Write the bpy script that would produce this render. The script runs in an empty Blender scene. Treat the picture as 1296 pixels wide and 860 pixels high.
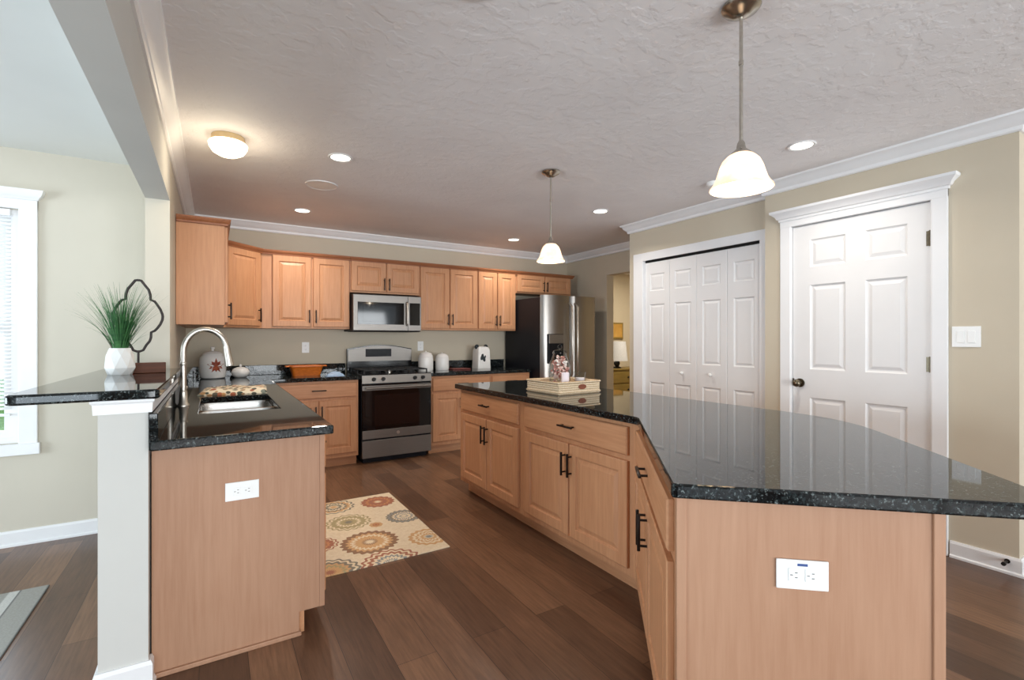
import bpy, bmesh, math, random
from math import radians as RAD, sin, cos, pi, atan2, sqrt
from mathutils import Vector, Matrix
random.seed(7)
SC = bpy.context.scene
COL = SC.collection

# ------------------------------------------------------------------ camera, world, light
cam_d = bpy.data.cameras.new('camera'); cam = bpy.data.objects.new('camera', cam_d); COL.objects.link(cam)
cam_d.sensor_width = 36.0; cam_d.lens = 612.0 / 1296.0 * 36.0; cam_d.shift_y = -1.3 / 1296.0
cam_d.clip_start = 0.02
cam.location = (0, 0, 1.279); cam.rotation_euler = (RAD(90), 0, RAD(-31.6))
SC.camera = cam
SC.view_settings.view_transform = 'Standard'
SC.view_settings.look = 'None'
SC.view_settings.gamma = 1.0
SC.view_settings.use_curve_mapping = False
SC.view_settings.exposure = 0.18
SC.cycles.use_denoising = True
SC.cycles.max_bounces = 10
SC.cycles.diffuse_bounces = 6
SC.cycles.caustics_reflective = False
SC.cycles.caustics_refractive = False
SC.cycles.sample_clamp_indirect = 6.0

world = bpy.data.worlds.new('world'); SC.world = world; world.use_nodes = True
wn = world.node_tree.nodes; wl = world.node_tree.links
bg = wn['Background']
bg.inputs['Color'].default_value = (0.80, 0.90, 1.0, 1); bg.inputs['Strength'].default_value = 1.1

def area(name, loc, rot, sx, sy, power, col=(1, 1, 1)):
    l = bpy.data.lights.new(name, 'AREA'); l.shape = 'RECTANGLE'; l.size = sx; l.size_y = sy
    l.energy = power; l.color = col
    o = bpy.data.objects.new(name, l); COL.objects.link(o); o.location = loc; o.rotation_euler = rot
    return o
# daylight standing outside the windows of the family room behind the camera and of the dining nook
DAY = (0.95, 0.97, 1.0); COOL = (0.80, 0.90, 1.0)
# (rear and side ones tilted up to lighten the ceilings, as assumed ground bounce)
area('daylight_rear_a', (0.45, -4.62, 1.15), (RAD(116), 0, 0), 2.5, 2.2, 205, DAY)
area('daylight_rear_b', (3.45, -4.62, 1.15), (RAD(116), 0, 0), 2.5, 2.2, 205, DAY)
area('daylight_rear_c', (-2.55, -4.62, 1.15), (RAD(116), 0, 0), 2.5, 2.2, 165, COOL)
area('daylight_dining_far', (-1.48, 4.55, 1.4), (RAD(-90), 0, 0), 0.9, 1.5, 30, COOL)
area('daylight_dining_side', (-4.9, 2.0, 1.1), (RAD(118), 0, RAD(-90)), 2.6, 2.1, 250, COOL)

# ------------------------------------------------------------------ materials
def lin(c):
    r = []
    for v in c:
        v = v / 255.0
        r.append(v / 12.92 if v <= 0.04045 else ((v + 0.055) / 1.055) ** 2.4)
    return (r[0], r[1], r[2], 1.0)
class NT:
    def __init__(s, name):
        s.m = bpy.data.materials.new(name); s.m.use_nodes = True
        s.n = s.m.node_tree.nodes; s.l = s.m.node_tree.links
        s.b = s.n['Principled BSDF']; s.out = s.n['Material Output']
    def node(s, t, **kw):
        n = s.n.new(t)
        for k, v in kw.items():
            if hasattr(n, k): setattr(n, k, v)
        return n
    def link(s, a, b): s.l.new(a, b)
    def coord(s, scale=(1, 1, 1), rot=(0, 0, 0), loc=(0, 0, 0)):
        tc = s.node('ShaderNodeTexCoord'); mp = s.node('ShaderNodeMapping')
        mp.inputs['Scale'].default_value = scale; mp.inputs['Rotation'].default_value = rot; mp.inputs['Location'].default_value = loc
        s.link(tc.outputs['Object'], mp.inputs['Vector']); return mp.outputs['Vector']
    def noise(s, vec, scale, detail=3, rough=0.5):
        n = s.node('ShaderNodeTexNoise'); n.inputs['Scale'].default_value = scale
        n.inputs['Detail'].default_value = detail; n.inputs['Roughness'].default_value = rough
        s.link(vec, n.inputs['Vector']); return n.outputs['Fac']
    def ramp(s, fac, stops):
        r = s.node('ShaderNodeValToRGB'); e = r.color_ramp.elements
        while len(e) < len(stops): e.new(0.5)
        for i, (p, c) in enumerate(stops):
            e[i].position = p; e[i].color = c
        s.link(fac, r.inputs['Fac']); return r.outputs['Color']
    def mix(s, fac, a, b, blend='MIX'):
        m = s.node('ShaderNodeMix'); m.data_type = 'RGBA'; m.blend_type = blend
        for sock, v in ((m.inputs[0], fac), (m.inputs[6], a), (m.inputs[7], b)):
            if hasattr(v, 'links') or hasattr(v, 'is_linked'): s.link(v, sock)
            else: sock.default_value = v
        return m.outputs[2]
    def math(s, op, a, b=0.0, clamp=False):
        m = s.node('ShaderNodeMath'); m.operation = op; m.use_clamp = clamp
        for sock, v in ((m.inputs[0], a), (m.inputs[1], b)):
            if hasattr(v, 'is_linked'): s.link(v, sock)
            else: sock.default_value = v
        return m.outputs[0]
    def bump(s, h, strength, dist=0.01):
        b = s.node('ShaderNodeBump'); b.inputs['Strength'].default_value = strength; b.inputs['Distance'].default_value = dist
        s.link(h, b.inputs['Height']); s.link(b.outputs['Normal'], s.b.inputs['Normal'])
    def set(s, rough=None, metal=None, spec=None, coat=None, coat_rough=None):
        if rough is not None: s.b.inputs['Roughness'].default_value = rough
        if metal is not None: s.b.inputs['Metallic'].default_value = metal
        if spec is not None: s.b.inputs['Specular IOR Level'].default_value = spec
        if coat is not None: s.b.inputs['Coat Weight'].default_value = coat
        if coat_rough is not None: s.b.inputs['Coat Roughness'].default_value = coat_rough

def pm(name, c, c2=None, scale=8.0, stretch=(1, 1, 1), rough=0.5, metal=0.0, bump=0.0, bscale=None, spec=None, bdist=0.005):
    """procedural surface: two close tones mottled by noise, with optional fine relief"""
    t = NT(name); v = t.coord(stretch); c2 = c2 or tuple(x * 0.94 for x in c)
    f = t.noise(v, scale, 4)
    t.link(t.ramp(f, [(0.3, lin(c2)), (0.7, lin(c))]), t.b.inputs['Base Color'])
    t.set(rough, metal, spec)
    if bump: t.bump(t.noise(v, bscale or scale * 4, 4), bump, bdist)
    return t.m

def wood(name, light, dark, axis='z', rough=0.42):
    t = NT(name)
    st = {'z': (26, 26, 1.6), 'x': (1.6, 26, 26), 'y': (26, 1.6, 26)}[axis]
    v = t.coord(st); g = t.noise(v, 2.2, 6, 0.62)
    base = t.ramp(g, [(0.28, lin(dark)), (0.72, lin(light))])
    big = t.noise(t.coord((2.0, 2.0, 0.8)), 2.0, 2)
    col = t.mix(0.25, base, t.ramp(big, [(0.35, lin(dark)), (0.65, lin(light))]))
    t.link(col, t.b.inputs['Base Color']); t.set(rough, spec=0.35)
    t.bump(g, 0.05, 0.002)
    return t.m

M = {}
ML, MD = (204, 152, 113), (180, 126, 89)
M['maple'] = wood('maple_vertical', ML, MD, 'z')
M['maple_h'] = wood('maple_horizontal', ML, MD, 'x')
M['maple_panel'] = wood('maple_veneer', (178, 138, 111), (163, 121, 94), 'z', 0.5)
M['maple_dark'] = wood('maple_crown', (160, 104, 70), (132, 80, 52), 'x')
M['wall'] = pm('beige_paint', (203, 192, 172), (199, 188, 168), 3, rough=0.75, bump=0.03, bscale=90, bdist=0.002)
M['wall_cool_lit'] = pm('beige_paint_cool_lit', (203, 196, 181), (199, 192, 177), 3, rough=0.75, bump=0.03, bscale=90, bdist=0.002)  # same beige paint as the kitchen, greyed to carry the nook's cooler light
M['wall_daylit'] = pm('beige_paint_daylit', (204, 203, 198), (200, 199, 194), 3, rough=0.75, bump=0.03, bscale=90, bdist=0.002)  # beige wall paint lightened to carry window light on half wall and beam
M['trim'] = pm('white_trim_paint', (236, 236, 237), (232, 232, 233), 4, rough=0.4)
M['door'] = pm('white_door_paint', (230, 229, 229), (226, 225, 225), 4, rough=0.42)
M['white_plastic'] = pm('white_plastic', (240, 240, 238), (234, 234, 232), 6, rough=0.35)
M['bronze'] = pm('dark_bronze', (54, 46, 42), (44, 38, 36), 40, rough=0.38, metal=0.8)
M['black'] = pm('black_enamel', (17, 17, 20), (13, 13, 15), 20, rough=0.16)
M['black_matte'] = pm('black_iron', (24, 24, 26), (17, 17, 18), 60, rough=0.55)
M['blackglass'] = pm('black_glass', (14, 12, 14), (11, 10, 12), 5, rough=0.06)
M['winglass'] = pm('oven_window_glass', (30, 20, 20), (24, 16, 16), 5, rough=0.06)
M['dark_side'] = pm('black_textured_steel', (24, 25, 32), (19, 20, 26), 200, rough=0.45, spec=0.25)
M['shadow_gap'] = pm('dark_gap', (22, 20, 18), (16, 14, 13), 20, rough=0.9)
M['nickel'] = pm('brushed_nickel', (196, 190, 180), (180, 174, 164), 60, rough=0.25, metal=1.0)
M['chrome'] = pm('satin_chrome', (200, 193, 183), (188, 181, 171), 30, rough=0.34, metal=1.0)
M['brass'] = pm('antique_pewter', (120, 110, 92), (100, 92, 78), 40, rough=0.3, metal=0.9)
M['tan_metal'] = pm('tan_enamel', (206, 180, 136), (196, 170, 126), 20, rough=0.4)
M['ceramic'] = pm('white_ceramic', (238, 236, 232), (230, 228, 226), 6, rough=0.25)
M['vase'] = pm('matte_white_ceramic', (235, 234, 230), (226, 225, 222), 8, rough=0.45)
M['brown_wood'] = wood('walnut_block', (112, 62, 36), (70, 36, 20), 'x', 0.55)
M['iron'] = pm('dark_iron', (62, 54, 52), (46, 40, 38), 50, rough=0.5, metal=0.5)
M['orange'] = pm('orange_glaze', (218, 120, 38), (186, 92, 22), 30, (1, 1, 6), rough=0.4, bump=0.2, bscale=80)
M['blue_cloth'] = pm('pale_blue_cotton', (168, 190, 214), (146, 170, 200), 40, rough=0.9, bump=0.3, bscale=150)
M['leaf_orange'] = pm('rust_leaf', (172, 78, 34), (122, 44, 22), 30, rough=0.6)
M['leaf_dark'] = pm('dark_leaf_print', (48, 56, 60), (34, 40, 44), 40, rough=0.6)
M['red_board'] = pm('dark_red_board', (120, 52, 44), (92, 38, 34), 12, (1, 8, 8), rough=0.5)
M['candle'] = pm('white_wax', (236, 228, 232), (226, 216, 222), 10, rough=0.5)
M['amber'] = pm('brown_wax', (146, 82, 56), (118, 60, 40), 10, rough=0.5)
M['blade'] = pm('grass_blade', (74, 128, 70), (34, 78, 44), 14, (1, 1, 3), rough=0.6)
M['lawn'] = pm('lawn', (120, 170, 80), (86, 136, 56), 6, rough=0.9)
M['ochre'] = pm('ochre_canvas', (206, 162, 82), (178, 134, 60), 6, rough=0.8)
M['olive'] = wood('olive_wood', (146, 122, 62), (112, 92, 44), 'x')
M['linen'] = pm('pale_linen', (214, 216, 222), (204, 206, 212), 60, rough=0.9)
M['blue_ink'] = pm('blue_print', (60, 84, 140), (52, 74, 128), 30, rough=0.5)
M['socket'] = pm('grey_slot', (120, 118, 116), (108, 106, 104), 30, rough=0.5)
M['display'] = pm('dark_display', (18, 20, 26), (12, 14, 18), 20, rough=0.35, spec=0.2)

def stainless(name, vertical=True, tone=(138, 133, 128), rough=0.42):
    t = NT(name); v = t.coord((220, 220, 2) if vertical else (2, 220, 220))
    f = t.noise(v, 3, 4)
    t.link(t.ramp(f, [(0.3, lin(tuple(x * 0.93 for x in tone))), (0.7, lin(tone))]), t.b.inputs['Base Color'])
    t.set(rough, 1.0); t.b.inputs['Anisotropic'].default_value = 0.0
    return t.m
M['steel_h'] = stainless('stainless_horizontal', False)
M['steel_v'] = stainless('stainless_vertical', True, (150, 144, 138), 0.30)
M['sink_steel'] = stainless('sink_steel', False, (214, 212, 208), 0.24)

def granite():
    t = NT('black_granite'); v = t.coord()
    vo = t.node('ShaderNodeTexVoronoi'); vo.inputs['Scale'].default_value = 150; t.link(v, vo.inputs['Vector'])
    n1 = t.noise(v, 70, 5, 0.7); n2 = t.noise(v, 120, 4, 0.7)
    c1 = t.ramp(n1, [(0.46, lin((8, 9, 10))), (0.58, lin((26, 31, 32))), (0.68, lin((52, 60, 60)))])
    fl = t.ramp(n2, [(0.585, (0, 0, 0, 1)), (0.64, (1, 1, 1, 1))])
    col = t.mix(fl, c1, lin((106, 114, 113)))
    col2 = t.mix(t.ramp(vo.outputs['Distance'], [(0.0, (1, 1, 1, 1)), (0.25, (0, 0, 0, 1))]), col, lin((20, 24, 26)))
    t.link(col2, t.b.inputs['Base Color']); t.set(0.035, spec=0.34)
    return t.m
M['granite'] = granite()

def ceiling_mat():
    t = NT('knockdown_ceiling'); v = t.coord()
    a = t.noise(v, 13, 5, 0.6)
    spl = t.ramp(a, [(0.46, (0, 0, 0, 1)), (0.56, (1, 1, 1, 1))])
    t.link(t.ramp(t.noise(v, 1.6, 3), [(0.3, lin((234, 231, 232))), (0.7, lin((241, 239, 240)))]), t.b.inputs['Base Color'])
    t.set(0.75); t.bump(spl, 0.22, 0.006)
    return t.m
M['ceiling'] = ceiling_mat()

M['ceiling_smooth'] = pm('smooth_white_ceiling', (228, 230, 228), (224, 226, 224), 2, rough=0.8)
def floor_mat():
    t = NT('dark_hardwood_planks')
    v = t.coord((1, 1, 1), (0, 0, RAD(90)), (0.0, 0.05, 0))
    br = t.node('ShaderNodeTexBrick'); br.offset = 0.37; br.offset_frequency = 2; br.squash = 1.0
    br.inputs['Scale'].default_value = 1.0; br.inputs['Brick Width'].default_value = 1.35; br.inputs['Row Height'].default_value = 0.165
    br.inputs['Mortar Size'].default_value = 0.0012; br.inputs['Mortar Smooth'].default_value = 0.3; br.inputs['Bias'].default_value = 0.0
    br.inputs['Color1'].default_value = (0, 0, 0, 1); br.inputs['Color2'].default_value = (1, 1, 1, 1); br.inputs['Mortar'].default_value = (0.2, 0.2, 0.2, 1)
    t.link(v, br.inputs['Vector'])
    tone = t.ramp(br.outputs['Color'], [(0.0, lin((86, 62, 48))), (0.45, lin((106, 77, 59))), (1.0, lin((130, 97, 74)))])
    gv = t.coord((22, 1.3, 1)); g = t.noise(gv, 3.2, 7, 0.65)
    cloud = t.noise(t.coord((3.0, 1.2, 1)), 2.0, 3)
    col = t.mix(0.75, tone, t.ramp(g, [(0.28, (0.50, 0.47, 0.45, 1)), (0.72, (1.38, 1.36, 1.33, 1))]), 'MULTIPLY')
    col = t.mix(0.35, col, t.ramp(cloud, [(0.3, (0.72, 0.7, 0.7, 1)), (0.7, (1.2, 1.2, 1.2, 1))]), 'MULTIPLY')
    col = t.mix(br.outputs['Fac'], col, lin((40, 28, 24)))
    t.link(col, t.b.inputs['Base Color'])
    t.set(0.30, spec=0.5); t.bump(g, 0.08, 0.003)
    return t.m
M['floor'] = floor_mat()

def shade_mat():
    t = NT('alabaster_glass'); v = t.coord((1, 1, 1.4)); f = t.noise(v, 14, 4)
    c = t.ramp(f, [(0.35, lin((246, 226, 204))), (0.65, lin((255, 248, 238)))])
    tr = t.node('ShaderNodeBsdfTranslucent'); df = t.node('ShaderNodeBsdfDiffuse'); em = t.node('ShaderNodeEmission')
    t.link(c, tr.inputs['Color']); t.link(c, df.inputs['Color']); t.link(c, em.inputs['Color']); em.inputs['Strength'].default_value = 0.28
    mx = t.node('ShaderNodeMixShader'); mx.inputs[0].default_value = 0.45
    t.link(tr.outputs[0], mx.inputs[1]); t.link(df.outputs[0], mx.inputs[2])
    ad = t.node('ShaderNodeAddShader'); t.link(mx.outputs[0], ad.inputs[0]); t.link(em.outputs[0], ad.inputs[1])
    t.link(ad.outputs[0], t.out.inputs['Surface']); return t.m
M['shade'] = shade_mat()

def emit(name, col, st):
    t = NT(name); f = t.noise(t.coord(), 5, 2)
    t.link(t.ramp(f, [(0.3, lin(col)), (0.7, lin(tuple(min(255, x * 1.02) for x in col)))]), t.b.inputs['Emission Color'])
    t.b.inputs['Base Color'].default_value = lin(col); t.b.inputs['Emission Strength'].default_value = st
    return t.m
M['lens'] = emit('lit_lens', (255, 244, 228), 5.0)
M['dome'] = emit('lit_dome_glass', (255, 240, 212), 3.0)
M['bulb'] = emit('lit_bulb', (255, 226, 180), 8.0)

def pane():
    t = NT('window_glass'); tr = t.node('ShaderNodeBsdfTransparent'); gl = t.node('ShaderNodeBsdfGlossy'); gl.inputs['Roughness'].default_value = 0.02
    lw = t.node('ShaderNodeFresnel'); lw.inputs['IOR'].default_value = 1.45
    f = t.noise(t.coord(), 3, 2); t.link(t.ramp(f, [(0.3, (0.96, 0.98, 0.98, 1)), (0.7, (0.98, 0.99, 0.99, 1))]), tr.inputs['Color'])
    mx = t.node('ShaderNodeMixShader'); t.link(lw.outputs[0], mx.inputs[0]); t.link(tr.outputs[0], mx.inputs[1]); t.link(gl.outputs[0], mx.inputs[2])
    t.link(mx.outputs[0], t.out.inputs['Surface']); return t.m
M['pane'] = pane()

def jar_glass():
    t = NT('clear_jar_glass'); tr = t.node('ShaderNodeBsdfTransparent'); gl = t.node('ShaderNodeBsdfGlossy'); gl.inputs['Roughness'].default_value = 0.03
    lw = t.node('ShaderNodeLayerWeight'); lw.inputs['Blend'].default_value = 0.18
    f = t.noise(t.coord(), 5, 2); t.link(t.ramp(f, [(0.3, (0.95, 0.97, 0.97, 1)), (0.7, (0.98, 0.99, 0.99, 1))]), tr.inputs['Color'])
    mx = t.node('ShaderNodeMixShader'); t.link(t.math('MULTIPLY', lw.outputs['Fresnel'], 0.4), mx.inputs[0]); t.link(tr.outputs[0], mx.inputs[1]); t.link(gl.outputs[0], mx.inputs[2])
    t.link(mx.outputs[0], t.out.inputs['Surface']); return t.m
M['jar'] = jar_glass()

def blinds_mat():
    t = NT('white_blind_slat'); f = t.noise(t.coord(), 6, 2)
    c = t.ramp(f, [(0.3, lin((240, 240, 240))), (0.7, lin((247, 247, 247)))])
    tr = t.node('ShaderNodeBsdfTranslucent'); df = t.node('ShaderNodeBsdfDiffuse'); mx = t.node('ShaderNodeMixShader'); mx.inputs[0].default_value = 0.5
    t.link(c, tr.inputs['Color']); t.link(c, df.inputs['Color']); t.link(tr.outputs[0], mx.inputs[1]); t.link(df.outputs[0], mx.inputs[2])
    t.link(mx.outputs[0], t.out.inputs['Surface']); return t.m
M['blind'] = blinds_mat()

def wicker_mat():
    t = NT('pale_wicker'); v = t.coord()
    w1 = t.node('ShaderNodeTexWave'); w1.wave_type = 'BANDS'; w1.bands_direction = 'Z'; w1.inputs['Scale'].default_value = 22; w1.inputs['Distortion'].default_value = 2.0
    w1.inputs['Detail Scale'].default_value = 6
    t.link(v, w1.inputs['Vector'])
    c = t.ramp(w1.outputs['Fac'], [(0.1, lin((190, 160, 124))), (0.6, lin((232, 213, 184)))])
    t.link(c, t.b.inputs['Base Color']); t.set(0.7); t.bump(w1.outputs['Fac'], 0.6, 0.004); return t.m
M['wicker'] = wicker_mat()

def floral_mat():
    t = NT('floral_cotton'); v = t.coord()
    vo = t.node('ShaderNodeTexVoronoi'); vo.inputs['Scale'].default_value = 26; t.link(v, vo.inputs['Vector'])
    sep = t.node('ShaderNodeSeparateColor'); t.link(vo.outputs['Color'], sep.inputs[0])
    pal = t.ramp(sep.outputs[0], [(0.0, lin((60, 72, 60))), (0.35, lin((92, 84, 70))), (0.55, lin((206, 150, 92))), (0.75, lin((120, 128, 116))), (0.9, lin((170, 96, 66)))])
    spot = t.ramp(vo.outputs['Distance'], [(0.42, (1, 1, 1, 1)), (0.52, (0, 0, 0, 1))])
    t.link(t.mix(spot, lin((228, 214, 188)), pal), t.b.inputs['Base Color']); t.set(0.9); t.bump(t.noise(v, 200, 2), 0.2, 0.002); return t.m
M['floral'] = floral_mat()

def medallion_rug():
    """cream rug with ringed medallions; every medallion is a printed pattern at its own spot"""
    t = NT('medallion_weave')
    tc = t.node('ShaderNodeTexCoord'); P = tc.outputs['Object']
    col = t.ramp(t.noise(P, 60, 3), [(0.3, lin((224, 206, 176))), (0.7, lin((240, 226, 200)))])
    BR, TN, OL, RD, GY, BL, CR, OR = (126, 78, 50), (206, 158, 104), (164, 150, 106), (158, 76, 54), (104, 104, 98), (120, 132, 140), (232, 216, 186), (198, 122, 66)
    # centre (relative to the rug centre), radius, ring colours from the middle out, petals
    meds = [(-0.013, -0.289, .175, [CR, BR, TN, TN, CR, TN, BR, BR], 22), (-0.05, 0.115, .15, [GY, OL, OL, CR, OL, OL, CR, OL], 18),
            (0.244, 0.43, .14, [CR, OR, RD, RD, OR, RD, RD, CR], 16), (0.316, 0.03, .125, [CR, BL, CR, BL, CR, GY, BL, GY], 20),
            (0.334, -0.404, .13, [BL, CR, TN, CR, TN, CR, TN, TN], 16), (-0.305, -0.577, .16, [RD, TN, TN, OL, TN, GY, CR, GY], 16),
            (0.022, -0.63, .17, [CR, BL, CR, BL, CR, RD, CR, RD], 18), (-0.29, -0.18, .11, [CR, RD, RD, OR, RD, RD, CR, RD], 14),
            (-0.076, 0.482, .15, [TN, CR, GY, CR, GY, TN, CR, GY], 16), (-0.31, 0.20, .12, [RD, TN, CR, BR, CR, TN, BR, BR], 16),
            (-0.32, 0.53, .12, [BL, CR, BL, GY, CR, BL, CR, GY], 16), (0.10, -0.03, .045, [RD, OR, OR, RD, TN, TN, TN, TN], 8)]
    for (cx, cy, r, cols, petals) in meds:
        sub = t.node('ShaderNodeVectorMath'); sub.operation = 'SUBTRACT'; sub.inputs[1].default_value = (cx, cy, 0); t.link(P, sub.inputs[0])
        sp = t.node('ShaderNodeSeparateXYZ'); t.link(sub.outputs[0], sp.inputs[0])
        d2 = t.math('SQRT', t.math('ADD', t.math('MULTIPLY', sp.outputs[0], sp.outputs[0]), t.math('MULTIPLY', sp.outputs[1], sp.outputs[1])))
        ang = t.math('ARCTAN2', sp.outputs[1], sp.outputs[0])
        wob = t.math('MULTIPLY', t.math('SINE', t.math('MULTIPLY', ang, float(petals))), 0.05)
        q = t.math('ADD', t.math('DIVIDE', d2, r), wob)
        rp = t.node('ShaderNodeValToRGB'); rp.color_ramp.interpolation = 'CONSTANT'; e = rp.color_ramp.elements
        while len(e) < len(cols): e.new(0.5)
        for i, c in enumerate(cols): e[i].position = [0, .16, .24, .4, .52, .64, .78, .88][i]; e[i].color = lin(c)
        t.link(q, rp.inputs['Fac'])
        msk = t.math('LESS_THAN', q, 0.98)
        col = t.mix(msk, col, rp.outputs['Color'])
    t.link(t.mix(0.22, col, lin((226, 208, 180))), t.b.inputs['Base Color']); t.set(0.95, spec=0.1); t.bump(t.noise(P, 320, 2), 0.3, 0.002)
    return t.m
M['rug'] = medallion_rug()
def stripe_rug():
    t = NT('grey_striped_weave'); tc = t.node('ShaderNodeTexCoord'); sp = t.node('ShaderNodeSeparateXYZ'); t.link(tc.outputs['Object'], sp.inputs[0])
    mr = t.node('ShaderNodeMapRange'); mr.inputs['From Min'].default_value = 0.6; mr.inputs['From Max'].default_value = 1.0; t.link(sp.outputs[0], mr.inputs['Value'])
    a, b, c = lin((168, 166, 160)), lin((112, 112, 112)), lin((206, 205, 200))
    rp = t.ramp(mr.outputs[0], [(0.0, c), (0.20, c), (0.215, b), (0.235, c), (0.44, c), (0.455, b), (0.475, c), (0.50, a), (0.62, a), (0.635, c), (0.72, c), (0.73, b), (0.75, a), (0.98, a), (1.0, b)])
    t.link(t.mix(0.5, rp, t.ramp(t.noise(tc.outputs['Object'], 120, 3), [(0.3, (.75, .75, .75, 1)), (.7, (1.1, 1.1, 1.1, 1))]), 'MULTIPLY'), t.b.inputs['Base Color'])
    t.set(0.95, spec=0.1); return t.m
M['rug_grey'] = stripe_rug()

# ------------------------------------------------------------------ mesh helpers
class MB:
    def __init__(s): s.b = bmesh.new()
    def _tag(s): return set(s.b.verts)
    def box(s, x0, x1, y0, y1, z0, z1, bev=0.0, seg=2, mat=None):
        r = bmesh.ops.create_cube(s.b, size=1.0); vs = r['verts']
        for v in vs:
            v.co = Vector(((x0 + x1) / 2 + v.co.x * (x1 - x0), (y0 + y1) / 2 + v.co.y * (y1 - y0), (z0 + z1) / 2 + v.co.z * (z1 - z0)))
        if mat: bmesh.ops.transform(s.b, matrix=mat, verts=vs)
        if bev > 0:
            es = list({e for v in vs for e in v.link_edges})
            bmesh.ops.bevel(s.b, geom=es, offset=bev, segments=seg, profile=0.5, affect='EDGES', clamp_overlap=True)
        return s
    def prism(s, pts, z0, z1, mat=None):
        lo = [s.b.verts.new((x, y, z0)) for x, y in pts]; hi = [s.b.verts.new((x, y, z1)) for x, y in pts]
        n = len(pts); s.b.faces.new(lo[::-1]); s.b.faces.new(hi)
        for i in range(n): s.b.faces.new((lo[i], lo[(i + 1) % n], hi[(i + 1) % n], hi[i]))
        if mat: bmesh.ops.transform(s.b, matrix=mat, verts=lo + hi)
        return s
    def prism_y(s, pts, y0, y1):            # pts are (x, z)
        a = [s.b.verts.new((x, y0, z)) for x, z in pts]; c = [s.b.verts.new((x, y1, z)) for x, z in pts]
        n = len(pts); s.b.faces.new(a); s.b.faces.new(c[::-1])
        for i in range(n): s.b.faces.new((a[(i + 1) % n], a[i], c[i], c[(i + 1) % n]))
        return s
    def cyl(s, p0, p1, r, r2=None, seg=16):
        p0, p1 = Vector(p0), Vector(p1); d = p1 - p0
        q = Vector((0, 0, 1)).rotation_difference(d.normalized()).to_matrix().to_4x4()
        mt = Matrix.Translation((p0 + p1) / 2) @ q
        bmesh.ops.create_cone(s.b, cap_ends=True, segments=seg, radius1=r, radius2=r if r2 is None else r2, depth=d.length, matrix=mt)
        return s
    def tube(s, pts, r, seg=10, cap=True):
        pts = [Vector(p) for p in pts]; rs = r if isinstance(r, (list, tuple)) else [r] * len(pts)
        rings = []; up = None
        for i, p in enumerate(pts):
            t = (pts[min(i + 1, len(pts) - 1)] - pts[max(i - 1, 0)]).normalized()
            if up is None: up = t.orthogonal().normalized()
            up = (up - t * up.dot(t)).normalized(); sd = t.cross(up)
            rings.append([s.b.verts.new(p + (up * cos(2 * pi * k / seg) + sd * sin(2 * pi * k / seg)) * rs[i]) for k in range(seg)])
        for a, c in zip(rings, rings[1:]):
            for k in range(seg): s.b.faces.new((a[k], a[(k + 1) % seg], c[(k + 1) % seg], c[k]))
        if cap: s.b.faces.new(rings[0][::-1]); s.b.faces.new(rings[-1])
        return s
    def lathe(s, prof, cx=0, cy=0, seg=28, sx=1.0, sy=1.0, fn=None):
        rings = []
        for r, z in prof:
            if r < 1e-5: rings.append([s.b.verts.new((cx, cy, z))])
            else:
                ring = []
                for k in range(seg):
                    a = 2 * pi * k / seg; rr = r * (fn(a, z) if fn else 1.0)
                    ring.append(s.b.verts.new((cx + rr * cos(a) * sx, cy + rr * sin(a) * sy, z)))
                rings.append(ring)
        for a, c in zip(rings, rings[1:]):
            for k in range(seg):
                k2 = (k + 1) % seg
                if len(a) == 1 and len(c) == 1: continue
                if len(a) == 1: s.b.faces.new((a[0], c[k2], c[k]))
                elif len(c) == 1: s.b.faces.new((a[k], a[k2], c[0]))
                else: s.b.faces.new((a[k], a[k2], c[k2], c[k]))
        return s
    def sphere(s, c, r, sc=(1, 1, 1), sub=2):
        mt = Matrix.Translation(c) @ Matrix.Diagonal((sc[0], sc[1], sc[2], 1))
        bmesh.ops.create_icosphere(s.b, subdivisions=sub, radius=r, matrix=mt); return s
    def face(s, pts): s.b.faces.new([s.b.verts.new(p) for p in pts]); return s
    def slab(s, w, h, t, panels, rings, edge=0.003, x0=0.0, z0=0.0, y0=0.0):
        """door slab: back at y0, front at y0-t, with moulded panels cut in its front; panels (xa,xb,za,zb)"""
        e = edge; F = y0 - t
        xs = sorted({e, w - e} | {p[0] for p in panels} | {p[1] for p in panels}); zs = sorted({e, h - e} | {p[2] for p in panels} | {p[3] for p in panels})
        V = lambda x, y, z: s.b.verts.new((x0 + x, y, z0 + z))
        def quad(a, b, c, d): s.b.faces.new((V(*a), V(*b), V(*c), V(*d)))
        for i in range(len(xs) - 1):
            for j in range(len(zs) - 1):
                xa, xb, za, zb = xs[i], xs[i + 1], zs[j], zs[j + 1]; xm, zm = (xa + xb) / 2, (za + zb) / 2
                if any(p[0] < xm < p[1] and p[2] < zm < p[3] for p in panels): continue
                quad((xa, F, za), (xb, F, za), (xb, F, zb), (xa, F, zb))
        for (xa, xb, za, zb) in panels:
            pr = [(0.0, 0.0)] + list(rings)
            for (i0, d0), (i1, d1) in zip(pr, pr[1:]):
                A = [(xa + i0, F + d0, za + i0), (xb - i0, F + d0, za + i0), (xb - i0, F + d0, zb - i0), (xa + i0, F + d0, zb - i0)]
                B = [(xa + i1, F + d1, za + i1), (xb - i1, F + d1, za + i1), (xb - i1, F + d1, zb - i1), (xa + i1, F + d1, zb - i1)]
                for k in range(4): quad(A[k], A[(k + 1) % 4], B[(k + 1) % 4], B[k])
            i1, d1 = pr[-1]
            quad((xa + i1, F + d1, za + i1), (xb - i1, F + d1, za + i1), (xb - i1, F + d1, zb - i1), (xa + i1, F + d1, zb - i1))
        O = [(0, 0), (w, 0), (w, h), (0, h)]; I = [(e, e), (w - e, e), (w - e, h - e), (e, h - e)]
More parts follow.
